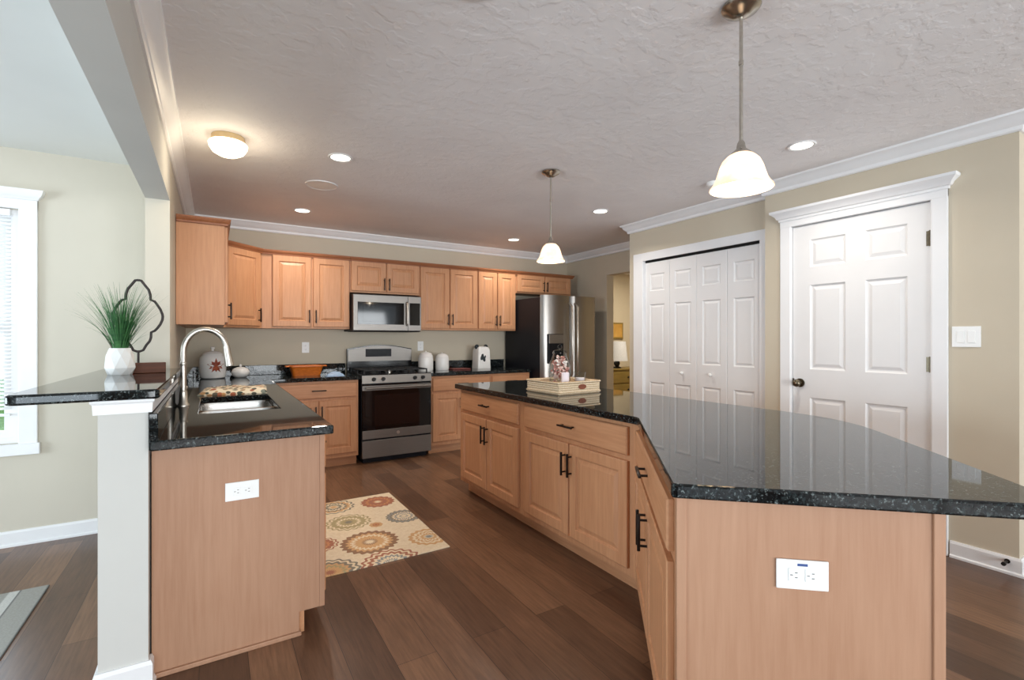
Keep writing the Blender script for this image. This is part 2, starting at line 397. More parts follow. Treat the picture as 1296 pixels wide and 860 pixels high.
        for k in range(4):
            a, b = O[k], O[(k + 1) % 4]; c, d = I[k], I[(k + 1) % 4]
            quad((a[0], F + e, a[1]), (b[0], F + e, b[1]), (d[0], F, d[1]), (c[0], F, c[1]))
            quad((a[0], y0, a[1]), (b[0], y0, b[1]), (b[0], F + e, b[1]), (a[0], F + e, a[1]))
        quad((0, y0, 0), (0, y0, h), (w, y0, h), (w, y0, 0))
        return s
    def sweep(s, path, prof, closed=False):
        """profile (offset to the right of the path, z) mitred along a polyline in plan"""
        n = len(path); rings = []
        for i, p in enumerate(path):
            p = Vector(p)
            def nrm(a, b): d = (Vector(b) - Vector(a)).normalized(); return Vector((d.y, -d.x))
            if i == 0: m = nrm(path[0], path[1])
            elif i == n - 1: m = nrm(path[-2], path[-1])
            else:
                a, b = nrm(path[i - 1], path[i]), nrm(path[i], path[i + 1]); m = (a + b) / max(1e-6, 1 + a.dot(b))
            rings.append([s.b.verts.new((p.x + m.x * o, p.y + m.y * o, z)) for o, z in prof])
        k = len(prof)
        for a, c in zip(rings, rings[1:]):
            for j in range(k): s.b.faces.new((a[j], a[(j + 1) % k], c[(j + 1) % k], c[j]))
        s.b.faces.new(rings[0][::-1]); s.b.faces.new(rings[-1])
        return s
    def build(s, name, mat, parent=None, smooth=None, bevel=None, weld=False):
        if weld: bmesh.ops.remove_doubles(s.b, verts=s.b.verts, dist=1e-5)
        bmesh.ops.recalc_face_normals(s.b, faces=s.b.faces)
        me = bpy.data.meshes.new(name); s.b.to_mesh(me); s.b.free()
        me.materials.append(M[mat] if isinstance(mat, str) else mat)
        if smooth:
            for p in me.polygons: p.use_smooth = True
            me.set_sharp_from_angle(angle=RAD(smooth))
        o = bpy.data.objects.new(name, me); COL.objects.link(o)
        if parent: o.parent = parent
        if bevel:
            md = o.modifiers.new('bevel', 'BEVEL'); md.width = bevel; md.segments = 2; md.limit_method = 'ANGLE'; md.angle_limit = RAD(40)
        return o
def tag(o, label=None, cat=None, group=None, kind=None):
    if label: o['label'] = label
    if cat: o['category'] = cat
    if group: o['group'] = group
    if kind: o['kind'] = kind
    return o
def thing(name, label, cat, loc=(0, 0, 0), rz=0.0, group=None, kind=None):
    o = bpy.data.objects.new(name, None); COL.objects.link(o); o.empty_display_size = 0.1
    o.location = loc; o.rotation_euler = (0, 0, rz)
    return tag(o, label, cat, group, kind)
def copy_thing(root, loc, rz=None, label=None):
    r = root.copy(); COL.objects.link(r); r.location = loc
    if rz is not None: r.rotation_euler = (0, 0, rz)
    if label: r['label'] = label
    for ch in list(root.children):
        c = ch.copy(); COL.objects.link(c); c.parent = r
        for g in list(ch.children):
            d = g.copy(); COL.objects.link(d); d.parent = c
    return r
def struct(name, mb, mat, label, cat, **kw):
    return tag(mb.build(name, mat, **kw), label, cat, None, 'structure')

# ------------------------------------------------------------------ setting
ZC, ZD = 2.49, 2.46           # kitchen and dining ceilings
XL, XR = -0.34, -0.208        # the half wall / beam / stub wall
YB, XK = 5.678, 4.456         # kitchen back wall, kitchen right wall
XW, XV, YS = -0.238, -0.362, 3.70   # kitchen face, dining face and near end of the stub wall behind the cabinets
XP, XB = 3.695, 3.785         # pantry wall, closet wall
struct('floor', MB().box(-4.4, 7.2, -4.0, 7.0, -0.06, 0.0), 'floor', 'dark brown hardwood plank floor', 'floor')
struct('ceiling', MB().box(XV, 7.2, -4.0, 7.0, ZC, ZC + 0.1), 'ceiling', 'textured pale grey kitchen ceiling', 'ceiling')
struct('ceiling_dining', MB().box(-4.4, XV, -4.0, 4.3, ZD, ZD + 0.13), 'ceiling_smooth', 'smooth white dining nook ceiling', 'ceiling')
struct('wall_back', MB().box(XW, XK + 0.12, YB, YB + 0.12, 0, ZC), 'wall', 'beige kitchen wall behind the range', 'wall')
struct('wall_left', MB().box(XV, XW, YS, YB + 0.12, 0, ZC), 'wall_cool_lit', 'beige stub wall between kitchen and dining nook', 'wall')
struct('wall_half', MB().box(XL - 0.012, XR, 2.225, YS, 0, 1.06), 'wall_daylit', 'low white half wall carrying the raised bar', 'half wall')
struct('beam', MB().box(XV, XW, -4.0, YS, 2.144, ZC), 'wall_daylit', 'dropped beige beam between kitchen and dining nook', 'beam')
# dining far wall with its window opening
WX0, WX1, WZ0, WZ1 = -1.93, -1.035, 0.63, 2.085
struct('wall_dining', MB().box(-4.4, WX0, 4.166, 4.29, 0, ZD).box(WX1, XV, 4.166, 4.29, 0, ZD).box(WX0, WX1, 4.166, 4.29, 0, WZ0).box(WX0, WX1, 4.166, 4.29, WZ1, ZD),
       'wall_cool_lit', 'beige dining nook wall with the window', 'wall')
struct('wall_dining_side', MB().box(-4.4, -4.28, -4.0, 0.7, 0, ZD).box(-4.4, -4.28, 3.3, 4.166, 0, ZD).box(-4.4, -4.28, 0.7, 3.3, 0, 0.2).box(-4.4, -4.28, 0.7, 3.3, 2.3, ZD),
       'wall_cool_lit', 'beige outer wall of the dining nook', 'wall')
# rear family room wall with three big openings
rw = MB(); xs = [-4.4, -3.85, -1.25, -0.85, 1.75, 2.15, 4.75, 5.1]
for i in range(7):
    if i % 2 == 0: rw.box(xs[i], xs[i + 1], -4.0, -3.88, 0, ZD)
    else: rw.box(xs[i], xs[i + 1], -4.0, -3.88, 0, 0.12).box(xs[i], xs[i + 1], -4.0, -3.88, 2.36, ZD)
struct('wall_rear', rw, 'wall', 'beige family room wall behind the camera', 'wall')
# right side: pantry wall (with door opening), closet wall (with bifold opening), kitchen wall with doorway
PY0, PY1, PZ = 1.158, 1.996, 2.122
struct('wall_pantry', MB().box(XP, XP + 0.115, 0.787, PY0, 0, ZC).box(XP, XP + 0.115, PY1, 2.2, 0, ZC).box(XP, XP + 0.115, PY0, PY1, PZ, ZC), 'wall',
       'beige wall around the pantry door', 'wall')
BY0, BY1, BZ = 2.225, 3.557, 2.095
struct('wall_closet', MB().box(XB, XB + 0.115, 2.2, BY0, 0, ZC).box(XB, XB + 0.115, BY1, 3.748, 0, ZC).box(XB, XB + 0.115, BY0, BY1, BZ, ZC)
       .box(XB + 0.115, XK, 3.633, 3.748, 0, ZC), 'wall', 'beige wall around the bifold closet', 'wall')
struct('wall_pantry_inside', MB().box(XP + 0.7, XP + 0.8, 0.9, 3.63, 0, ZC), 'wall', 'inner wall of the pantry', 'wall')
struct('wall_return', MB().box(XP + 0.115, 5.1, 0.787, 0.9, 0, ZC), 'wall', 'beige return wall past the pantry', 'wall')
struct('wall_far_right', MB().box(5.0, 5.1, -4.0, 0.787, 0, ZC), 'wall', 'beige wall of the family room', 'wall')
struct('wall_right', MB().box(XK, XK + 0.12, 4.83, YB, 0, ZC).box(XK, XK + 0.12, 3.748, 4.83, 2.13, ZC), 'wall', 'beige wall right of the fridge with a doorway', 'wall')
struct('wall_hall', MB().box(XK + 0.12, 7.1, 6.6, 6.7, 0, ZC).box(7.1, 7.2, 3.6, 6.7, 0, ZC).box(XK + 0.12, 7.1, 3.62, 3.72, 0, ZC), 'wall', 'cream walls of the room past the doorway', 'wall')
struct('lawn', MB().box(-12, 9, 4.6, 30, -0.5, -0.4), 'lawn', 'green lawn outside the dining window', 'lawn')

def crown(z):   # crown profile: offset from the wall, height
    return [(0, z), (0.075, z), (0.072, z - 0.012), (0.058, z - 0.020), (0.048, z - 0.040), (0.030, z - 0.058), (0.020, z - 0.066), (0.018, z - 0.085), (0.010, z - 0.092), (0, z - 0.092)]
path = [(XW, -3.88), (XW, YB), (XK, YB), (XK, 3.748), (XB, 3.748), (XB, 2.2), (XP, 2.2), (XP, 0.787), (5.0, 0.787), (5.0, -3.88)]
struct('trim_1', MB().sweep(path, crown(ZC)), 'trim', 'white crown moulding around the kitchen ceiling', 'crown moulding', smooth=35)
base = [(0, 0), (0.022, 0), (0.022, 0.012), (0.014, 0.018), (0.014, 0.082), (0.008, 0.095), (0, 0.095)]
struct('baseboard_right', MB().sweep([(XP, PY0 - 0.085), (XP, 0.787), (5.0, 0.787), (5.0, -3.88)], base), 'trim', 'white baseboard below the light switch', 'baseboard')
struct('baseboard_dining', MB().sweep([(-4.28, 4.166), (XV, 4.166)], base), 'trim', 'white baseboard below the dining window', 'baseboard')
struct('baseboard_half', MB().sweep([(XL - .012, 4.15), (XL - .012, 2.225), (XR, 2.225), (XR, 2.262)][::-1], [(-o, z) for o, z in base][::-1]), 'trim', 'white baseboard around the foot of the half wall', 'baseboard')
struct('trim_2', MB().sweep([(XL - .012, YS), (XL - .012, 2.225), (XR, 2.225), (XR, YS - .005)], [(0, 1.010), (0.012, 1.010), (0.014, 1.045), (0.020, 1.052), (0.020, 1.0595), (0, 1.0595)]), 'trim',
       'white apron moulding under the raised bar top', 'moulding')
struct('baseboard_hall', MB().sweep([(XK + 0.12, 6.6), (7.1, 6.6), (7.1, 3.72)], base), 'trim', 'white baseboard in the room past the doorway', 'baseboard')

# --- window of the dining nook
w1 = thing('window_1', 'white double-hung window in the dining nook', 'window', (WX0, 4.166, WZ0), kind='structure')
WW, WH = WX1 - WX0, WZ1 - WZ0
c = MB().box(-0.088, 0.0, -0.02, 0.0, -0.06, WH + 0.06, .004).box(WW, WW + 0.088, -0.02, 0.0, -0.06, WH + 0.06, .004).box(-0.088, WW + 0.088, -0.021, 0.0, WH, WH + 0.06, .003)
c.box(-0.1, WW + 0.1, -0.03, 0.0, -0.07, -0.0, .004)
c.build('window_casing', 'trim', w1)
MB().sweep([(WW + 0.088, 0.0), (WW + 0.088, -0.02), (-0.088, -0.02), (-0.088, 0.0)], [(0, WH + .06), (-0.004, WH + .06), (-0.012, WH + .075), (-0.02, WH + .08), (-0.03, WH + .105), (-0.034, WH + .12), (0, WH + .12)]).box(-0.088, WW + 0.088, -0.02, 0, WH + .06, WH + .12).build('window_header', 'trim', w1, smooth=40)
f = MB().box(0, 0.035, 0.03, 0.09, 0, WH).box(WW - 0.035, WW, 0.03, 0.09, 0, WH).box(0.035, WW - 0.035, 0.03, 0.09, 0, 0.035).box(0.035, WW - 0.035, 0.03, 0.09, WH - 0.035, WH)
f.build('window_frame', 'trim', w1)
mid = WH * 0.49
for nm, z0, z1, y0 in (('sash', 0.035, mid + 0.02, 0.035), ('sash', mid - 0.02, WH - 0.035, 0.06)):
    sm = MB().box(0.035, 0.075, y0, y0 + 0.025, z0, z1).box(WW - 0.075, WW - 0.035, y0, y0 + 0.025, z0, z1).box(0.075, WW - 0.075, y0, y0 + 0.025, z0, z0 + 0.045).box(0.075, WW - 0.075, y0, y0 + 0.025, z1 - 0.045, z1)
    so = sm.build('sash', 'trim', w1)
    MB().box(0.075, WW - 0.075, y0 + 0.01, y0 + 0.014, z0 + 0.045, z1 - 0.045).build('pane', 'pane', so)
bl = thing('window_blind', 'white horizontal slat blind half lowered in the dining window', 'blind', (WX0 + 0.04, 4.176, WZ0))
sl = MB(); z = WH - 0.06
while z > 0.20:
    sl.box(0.0, WW - 0.08, -0.011, 0.011, -0.0006, 0.0006, mat=Matrix.Translation((0, 0.004, z)) @ Matrix.Rotation(RAD(38), 4, 'X')); z -= 0.0235
sl.build('slats', 'blind', bl)
MB().box(0, WW - 0.08, -0.01, 0.016, WH - 0.045, WH - 0.003, .003).build('head_rail', 'trim', bl)
MB().box(0, WW - 0.08, -0.008, 0.012, 0.172, 0.187, .003).build('bottom_rail', 'trim', bl)
# --- windows of the rear and side walls
def big_window(name, loc, rz, w, h, label):
    t = thing(name, label, 'window', loc, rz, kind='structure')
    m = MB()
    for a, b in ((0, 0.06), (w / 2 - 0.03, w / 2 + 0.03), (w - 0.06, w)): m.box(a, b, 0.03, 0.09, 0, h)
    for a, b in ((0, 0.06), (h - 0.06, h)): m.box(0.06, w / 2 - 0.03, 0.03, 0.09, a, b).box(w / 2 + 0.03, w - 0.06, 0.03, 0.09, a, b)
    m.build('window_frame', 'trim', t)
    MB().box(0.06, w - 0.06, 0.055, 0.06, 0.06, h - 0.06).build('pane', 'pane', t)
    MB().box(-0.09, 0, -0.02, 0, -0.09, h + 0.09).box(w, w + 0.09, -0.02, 0, -0.09, h + 0.09).box(0, w, -0.02, 0, h, h + 0.09).box(0, w, -0.02, 0, -0.09, 0).build('window_casing', 'trim', t)
big_window('window_2', (-1.25, -3.88, 0.12), pi, 2.6, 2.24, 'wide white window behind the dining nook')
big_window('window_3', (1.75, -3.88, 0.12), pi, 2.6, 2.24, 'wide white window in the middle of the rear wall')
big_window('window_4', (4.75, -3.88, 0.12), pi, 2.6, 2.24, 'wide white window at the right of the rear wall')
big_window('window_5', (-4.28, 0.7, 0.2), pi / 2, 2.6, 2.1, 'wide white window in the outer dining wall')

# --- pantry door
RD_ = [(0.010, 0.009), (0.018, 0.010), (0.040, 0.003)]
d1 = thing('door_1', 'white six-panel pantry door with moulded header', 'door', (XP, 1.988, 0.0), RAD(-90), kind='structure')
DW, DH = 0.822, 2.105
cols = [(0.122, 0.356), (0.474, 0.706)]
pan = [(a, b, z0, z1) for a, b in cols for z0, z1 in ((1.795, 1.995), (1.05, 1.665), (0.24, 0.845))]
leaf = MB().slab(DW, DH, 0.04, pan, RD_, x0=0, z0=0.008, y0=0.044).build('door_leaf', 'door', d1, weld=True)
MB().cyl((0.055, 0.012, 0.955), (0.055, -0.004, 0.955), 0.032, seg=24).cyl((0.055, 0.0, 0.955), (0.055, -0.035, 0.955), 0.012).sphere((0.055, -0.05, 0.955), 0.029, (1, 0.8, 1)).build('knob', 'brass', leaf, smooth=40)
MB().box(-0.004, 0.012, 0.004, 0.012, 0.93, 0.985).build('latch_plate', 'brass', leaf)
for z in (0.28, 1.124, 1.89):
    MB().box(DW - 0.022, DW - 0.002, 0.0015, 0.006, z - 0.045, z + 0.045).cyl((DW - 0.001, -0.004, z - 0.048), (DW - 0.001, -0.004, z + 0.048), 0.006, seg=10).build('hinge', 'brass', leaf, smooth=40)
cas = MB()
for xa in (-0.085, DW + 0.008):
    cas.box(xa, xa + 0.077, -0.018, 0.0, 0, 2.17, .004).box(-0.025 if xa < 0 else DW + 0.003, -0.003 if xa < 0 else DW + 0.025, -0.012, 0.06, 0, 2.12)
cas.box(-0.085, DW + 0.085, -0.019, 0.0, 2.118, 2.17, .003).box(0, DW, -0.002, 0.05, DH + 0.012, 2.122)
cas.build('door_casing', 'trim', d1)
hd = MB().sweep([(DW + 0.085, 0.0), (DW + 0.085, -0.02), (-0.085, -0.02), (-0.085, 0.0)], [(0, 2.165), (-0.006, 2.165), (-0.008, 2.18), (-0.018, 2.186), (-0.026, 2.205), (-0.045, 2.222), (-0.052, 2.228), (-0.054, 2.245), (0, 2.245)])
hd.box(-0.085, DW + 0.085, -0.02, 0, 2.165, 2.245).build('door_header', 'trim', d1, smooth=30)
# --- bifold closet doors
d2 = thing('door_2', 'white four-leaf bifold closet door', 'door', (XB, 3.547, 0.0), RAD(-90), kind='structure')
BW = 0.3115
for i in range(4):
    pan = [(0.062, BW - 0.062, z0, z1) for z0, z1 in ((1.755, 1.93), (1.03, 1.62), (0.24, 0.83))]
    lf = MB().slab(BW, 2.05, 0.035, pan, [(0.008, 0.008), (0.014, 0.009), (0.032, 0.003)], edge=0.004, x0=i * 0.3135, z0=0.012, y0=0.055).build('door_leaf', 'door', d2, weld=True)
    if i in (1, 2):
        x = i * 0.3135 + BW * 0.5
        MB().cyl((x, 0.02, 0.955), (x, 0.006, 0.955), 0.008).sphere((x, 0.0, 0.955), 0.017, (1, 0.75, 1)).build('knob', 'white_plastic', lf, smooth=40)
cas = MB()
for xa in (-0.132 + 0.0, 1.2555):
    cas.box(xa if xa < 0 else xa, 0.0 - 0.002 if xa < 0 else xa + 0.064, -0.018, 0.0, 0, 2.095, .004) if xa < 0 else cas.box(1.2555, 1.3195, -0.018, 0.0, 0, 2.095, .004)
    cas.box(-0.01 if xa < 0 else 1.2535, -0.001 if xa < 0 else 1.262, 0.0, 0.1, 0, 2.09)
cas.box(-0.132, 1.3195, -0.019, 0.0, 2.082, 2.163, .003)
cas.build('door_casing', 'trim', d2)
MB().box(0, 1.2535, 0.022, 0.06, 2.064, 2.094).build('track', 'shadow_gap', d2)

# ------------------------------------------------------------------ cabinetry
RC = [(0.005, 0.009), (0.011, 0.0105), (0.036, 0.002)]
def handle_bar(parent, kind, cx, cz, ln=0.135, y=-0.022):
    m = MB(); h = ln / 2; s = 0.048
    if kind == 'v': m.box(cx - .0055, cx + .0055, y - .036, y - .024, cz - h, cz + h, .003); q = [(cx, cz - s), (cx, cz + s)]
    else: m.box(cx - h, cx + h, y - .036, y - .024, cz - .0055, cz + .0055, .003); q = [(cx - s, cz), (cx + s, cz)]
    for a, b in q: m.cyl((a, y, b), (a, y - .026, b), .0048, seg=10)
    m.build('handle', 'bronze', parent, smooth=40)
def add_door(t, x0, x1, z0, z1, hk=None, frame=0.058):
    w, h = x1 - x0, z1 - z0
    o = MB().slab(w, h, 0.02, [(frame, w - frame, frame, h - frame)], RC, edge=0.004, x0=x0, z0=z0, y0=-0.001).build('door', 'maple', t, weld=True)
    if hk: handle_bar(o, 'v', *hk)
    return o
def add_drawer(t, x0, x1, z0, z1, handle=True):
    o = MB().slab(x1 - x0, z1 - z0, 0.02, [], [], edge=0.006, x0=x0, z0=z0, y0=-0.001).build('drawer', 'maple_h', t, weld=True)
    if handle: handle_bar(o, 'h', (x0 + x1) / 2, (z0 + z1) / 2 + 0.005)
def base_cabinet(label, loc, rz, w, d, drawers, doors, group, body=None, h=0.866, toe=0.10, shell=False, name='base_cabinet'):
    t = thing(name, label, 'cabinet', loc, rz, group)
    if body: body.build('body', 'maple', t)
    elif shell:
        MB().box(0, w, 0, .02, toe, h).box(0, w, d - .018, d, toe, h).box(0, .018, .02, d - .018, toe, h).box(w - .018, w, .02, d - .018, toe, h).box(.018, w - .018, .02, d - .018, toe, toe + .018).build('body', 'maple', t)
    else: MB().box(0, w, 0, d, toe, h).build('body', 'maple', t)
    MB().box(0.0, w, 0.075, 0.095, 0.0, toe).build('toe_kick', 'maple_h', t)
    for q in drawers: add_drawer(t, *q)
    for q in doors: add_door(t, *q)
    return t
ZDR, ZDO = (0.70, 0.842), (0.14, 0.672)
def pair(x0, x1, z=ZDO, hz=None, gap=0.012, hs=0.022):
    m = (x0 + x1) / 2; hz = hz if hz is not None else z[1] - 0.115
    return [(x0, m - gap / 2, z[0], z[1], (m - gap / 2 - hs, hz)), (m + gap / 2, x1, z[0], z[1], (m + gap / 2 + hs, hz))]

# peninsula units (doors face the aisle, +X)
g = 'peninsula base cabinets'
pen = base_cabinet('maple cabinet at the near end of the sink peninsula, its plain end panel showing', (0.41, 2.283, 0), RAD(90), 0.55, 0.60,
                   [(0.03, 0.53, *ZDR)], [(0.03, 0.53, *ZDO, (0.48, 0.56))], g)
# plain end panel with a notch for the toe kick
xa, xb = -0.600 + 0.0, 0.0
ep = MB()
pts = [(-0.612, 0.0), (-0.098, 0.0), (-0.098, 0.10), (0.004, 0.10), (0.004, 0.866), (-0.612, 0.866)]      # (world x - 0.41, z)
# local x = world y - 2.283 ; local y = -(world x - 0.41)
lo = [ep.b.verts.new((-0.019, -a, z)) for a, z in pts]; hi = [ep.b.verts.new((-0.0005, -a, z)) for a, z in pts]
ep.b.faces.new(lo); ep.b.faces.new(hi[::-1])
for i in range(6): ep.b.faces.new((lo[i], lo[(i + 1) % 6], hi[(i + 1) % 6], hi[i]))
ep.build('end_panel', 'maple_panel', pen)
MB().box(-0.031, -0.0195, 0.090, 0.60, 0.0, 0.018, .003).build('shoe_moulding', 'maple_panel', pen)
MB().box(-0.024, -0.0195, -0.006, 0.015, 0.101, 0.866, .001).build('corner_stile', 'maple_panel', pen)
base_cabinet('maple sink base cabinet in the middle of the peninsula', (0.41, 2.835, 0), RAD(90), 0.885, 0.60, [(0.03, 0.855, *ZDR, False)], pair(0.03, 0.855), g, shell=True)
base_cabinet('maple drawer cabinet between the sink and the inner corner', (0.41, 3.722, 0), RAD(90), 0.70, 0.60, [(0.03, 0.67, 0.70, 0.842), (0.03, 0.67, 0.42, 0.672), (0.03, 0.67, 0.14, 0.392)], [], g)
cb = MB().prism([(-0.2, 4.424), (0.41, 4.424), (0.41, 5.011), (0.468, 5.011), (0.468, 5.66), (-0.2, 5.66)], 0.1, 0.866, Matrix.Rotation(RAD(-90), 4, 'Z') @ Matrix.Translation((-0.41, -4.424, 0)))
base_cabinet('maple blind corner cabinet where the peninsula meets the back run', (0.41, 4.424, 0), RAD(90), 0.585, 0.6, [], [], g, body=cb)
# back run
g = 'base cabinets along the back wall'
base_cabinet('maple base cabinet with one drawer just left of the range', (0.47, 5.011, 0), 0, 0.775, 0.645, [(0.03, 0.755, *ZDR)], pair(0.03, 0.755), g)
base_cabinet('maple base cabinet with one drawer just right of the range', (2.035, 5.011, 0), 0, 0.745, 0.645, [(0.015, 0.725, *ZDR)], pair(0.015, 0.725), g)
base_cabinet('maple base cabinet between the fridge and its one-drawer neighbour', (2.782, 5.011, 0), 0, 0.555, 0.645, [(0.015, 0.54, *ZDR)], pair(0.015, 0.54), g)

# upper cabinets
def upper_cabinet(label, loc, rz, w, d, h, doors, group, body=None, cpath=None):
    t = thing('wall_cabinet', label, 'cabinet', loc, rz, group)
    (body or MB().box(0, w, 0, d, 0, h)).build('body', 'maple', t)
    for q in doors: add_door(t, *q)
    cpath = cpath or [(0, 0.0), (w, 0.0)]
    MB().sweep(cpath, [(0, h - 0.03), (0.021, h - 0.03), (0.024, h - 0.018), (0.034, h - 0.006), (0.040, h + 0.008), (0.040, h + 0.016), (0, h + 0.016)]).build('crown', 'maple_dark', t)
    return t
g = 'wall cabinets'
ZU = 1.385; HU = 0.765; DZ = (0.02, 0.735)
upper_cabinet('maple wall cabinet on the stub wall, its tall plain side facing the camera', (0.065, 4.2, ZU), RAD(90), 0.838, 0.30, HU, pair(0.03, 0.81, DZ, 0.125), g,
              cpath=[(0, 0.298), (0, 0.0), (0.838, 0.0)])
s2 = sqrt(0.5)
inv = Matrix.Rotation(RAD(-45), 4, 'Z') @ Matrix.Translation((-0.065, -5.038, 0))
bodyd = MB().prism([(0.065, 5.038), (0.395, 5.368), (0.395, 5.675), (-0.235, 5.675), (-0.235, 5.038)], 0, HU, inv)
upper_cabinet('maple corner wall cabinet with a single slanted door', (0.065, 5.038, ZU), RAD(45), 0.4665, 0.3, HU, [(0.035, 0.432, *DZ, (0.402, 0.125))], g, body=bodyd)
YU = 5.368
upper_cabinet('maple two-door wall cabinet left of the microwave', (0.397, YU, ZU), 0, 0.846, 0.307, HU, pair(0.095, 0.838, DZ, 0.125, 0.020), g)
upper_cabinet('short maple two-door wall cabinet directly above the microwave', (1.245, YU, 1.785), 0, 0.788, 0.307, 0.365, pair(0.014, 0.776, (0.018, 0.345), 0.10), g)
upper_cabinet('maple two-door wall cabinet just right of the microwave', (2.035, YU, ZU), 0, 0.756, 0.307, HU, pair(0.008, 0.748, DZ, 0.125), g)
upper_cabinet('narrow maple two-door wall cabinet beside the fridge', (2.793, YU, ZU), 0, 0.562, 0.307, HU, pair(0.012, 0.552, DZ, 0.125), g)
upper_cabinet('short maple two-door wall cabinet above the fridge', (3.357, YU, 1.88), 0, 0.915, 0.307, 0.27, pair(0.02, 0.895, (0.018, 0.25), 0.10), g,
              cpath=[(0, 0), (0.915, 0), (0.915, 0.3)])

# island
g = 'island base cabinets'
base_cabinet('maple island cabinet at the far end nearest the range', (1.761, 3.685, 0), RAD(-90), 0.968, 0.61, [(0.04, 0.925, *ZDR)], pair(0.04, 0.925), g)
bi = MB().prism([(1.761, 2.716), (1.761, 1.682), (2.235, 1.263), (2.371, 1.42), (2.371, 2.716)], 0.1, 0.866, Matrix.Rotation(RAD(90), 4, 'Z') @ Matrix.Translation((-1.761, -2.716, 0)))
base_cabinet('maple island cabinet next to the angled bend, wider drawer and doors', (1.761, 2.716, 0), RAD(-90), 1.034, 0.61, [(0.043, 0.972, *ZDR)], pair(0.043, 0.972), g, body=bi)
ang = atan2(0.855 - 1.682, 1.036 - 1.761); LD = 1.0995
it = base_cabinet('maple angled island cabinet at the near end with a plain veneer end panel', (1.759, 1.680, 0), ang, LD - 0.02, 0.605, [(0.03, LD - 0.05, *ZDR)], pair(0.03, LD - 0.05), g)
MB().box(LD - 0.019, LD - 0.001, 0.004, 0.602, 0.0, 0.866).build('end_panel', 'maple_panel', it)
MB().box(LD - 0.018, LD + 0.005, -0.003, 0.022, 0.0, 0.866, .002).build('corner_stile', 'maple_panel', it)
MB().box(LD - 0.018, LD + 0.005, 0.592, 0.618, 0.0, 0.866, .002).build('corner_stile', 'maple_panel', it)
MB().box(0.32, LD - 0.02, 0.606, 0.618, 0.0, 0.866).build('back_panel', 'maple_panel', it)

# ------------------------------------------------------------------ countertops
def cells_slab(xs, ys, keep, z0, z1):
    m = MB()
    def has(i, j): return 0 <= i < len(xs) - 1 and 0 <= j < len(ys) - 1 and keep(i, j)
    V = lambda x, y, z: m.b.verts.new((x, y, z))
    for i in range(len(xs) - 1):
        for j in range(len(ys) - 1):
            if not has(i, j): continue
            a, b, c, d = xs[i], xs[i + 1], ys[j], ys[j + 1]
            m.b.faces.new((V(a, c, z1), V(b, c, z1), V(b, d, z1), V(a, d, z1))); m.b.faces.new((V(a, c, z0), V(a, d, z0), V(b, d, z0), V(b, c, z0)))
            for (di, dj, p, q) in ((-1, 0, (a, d), (a, c)), (1, 0, (b, c), (b, d)), (0, -1, (a, c), (b, c)), (0, 1, (b, d), (a, d))):
                if not has(i + di, j + dj): m.b.faces.new((V(*p, z0), V(*q, z0), V(*q, z1), V(*p, z1)))
    return m
Z0, Z1 = 0.867, 0.905
ct = thing('countertop', 'black granite counter of the sink peninsula and back corner', 'countertop', (0, 0, Z0))
dz = lambda a: a - Z0
cells_slab([-0.205, -0.07, 0.305, 0.442, 1.262], [2.196, 2.875, 3.665, 4.978, 5.675], lambda i, j: (i < 3 or j == 3) and not (i == 1 and j == 1), 0, Z1 - Z0).build('slab', 'granite', ct, bevel=0.006, weld=True)
MB().box(-0.205, -0.177, 2.2, YS, Z1 - Z0 + .0005, dz(1.006)).box(-0.236, -0.177, YS, 5.645, Z1 - Z0 + .0005, dz(1.006)).build('backsplash', 'granite', ct, bevel=0.003)
MB().box(-0.177, 1.262, 5.647, 5.676, Z1 - Z0 + .0005, dz(1.006)).build('backsplash', 'granite', ct, bevel=0.003)
ct2 = thing('countertop', 'black granite counter between the range and the fridge', 'countertop', (0, 0, Z0))
MB().box(2.033, 3.345, 4.978, 5.675, 0, Z1 - Z0).build('slab', 'granite', ct2, bevel=0.006)
MB().box(2.033, 3.345, 5.647, 5.676, Z1 - Z0 + .0005, dz(1.006)).build('backsplash', 'granite', ct2, bevel=0.003)
def rounded(pts, rad, seg=5):
    out = []; n = len(pts)
    for i, p in enumerate(pts):
        r = rad.get(i, 0)
        if not r: out.append(p); continue
        P, A, B = Vector(p), Vector(pts[i - 1]), Vector(pts[(i + 1) % n]); a = (A - P).normalized(); b = (B - P).normalized()
        p0, p1 = P + a * r, P + b * r
        for k in range(seg + 1):
            t = k / seg; out.append(tuple((p0 * (1 - t) + P * t) * (1 - t) + (P * (1 - t) + p1 * t) * t))
    return out
isl = rounded([(1.708, 3.70), (1.721, 1.655), (1.006, 0.848), (1.645, 0.252), (2.495, 1.085), (2.52, 1.45), (2.52, 3.70)], {0: .02, 1: .03, 2: .015, 4: .25, 6: .05})
it_top = MB().prism(isl[::-1], 0.867, 0.905)
tag(it_top.build('island_countertop', 'granite', bevel=0.006), 'large polished black granite island top bent at an angle', 'countertop')
bar = rounded([(-0.585, 2.185), (-0.172, 2.185), (-0.172, YS - .005), (XV - .004, YS - .005), (XV - .004, 4.02), (-0.585, 4.02)], {0: .035, 1: .02, 5: .1})
tag(MB().prism(bar, 1.0605, 1.096).build('bar_top', 'granite', bevel=0.008), 'raised black granite bar top over the half wall', 'bar top')

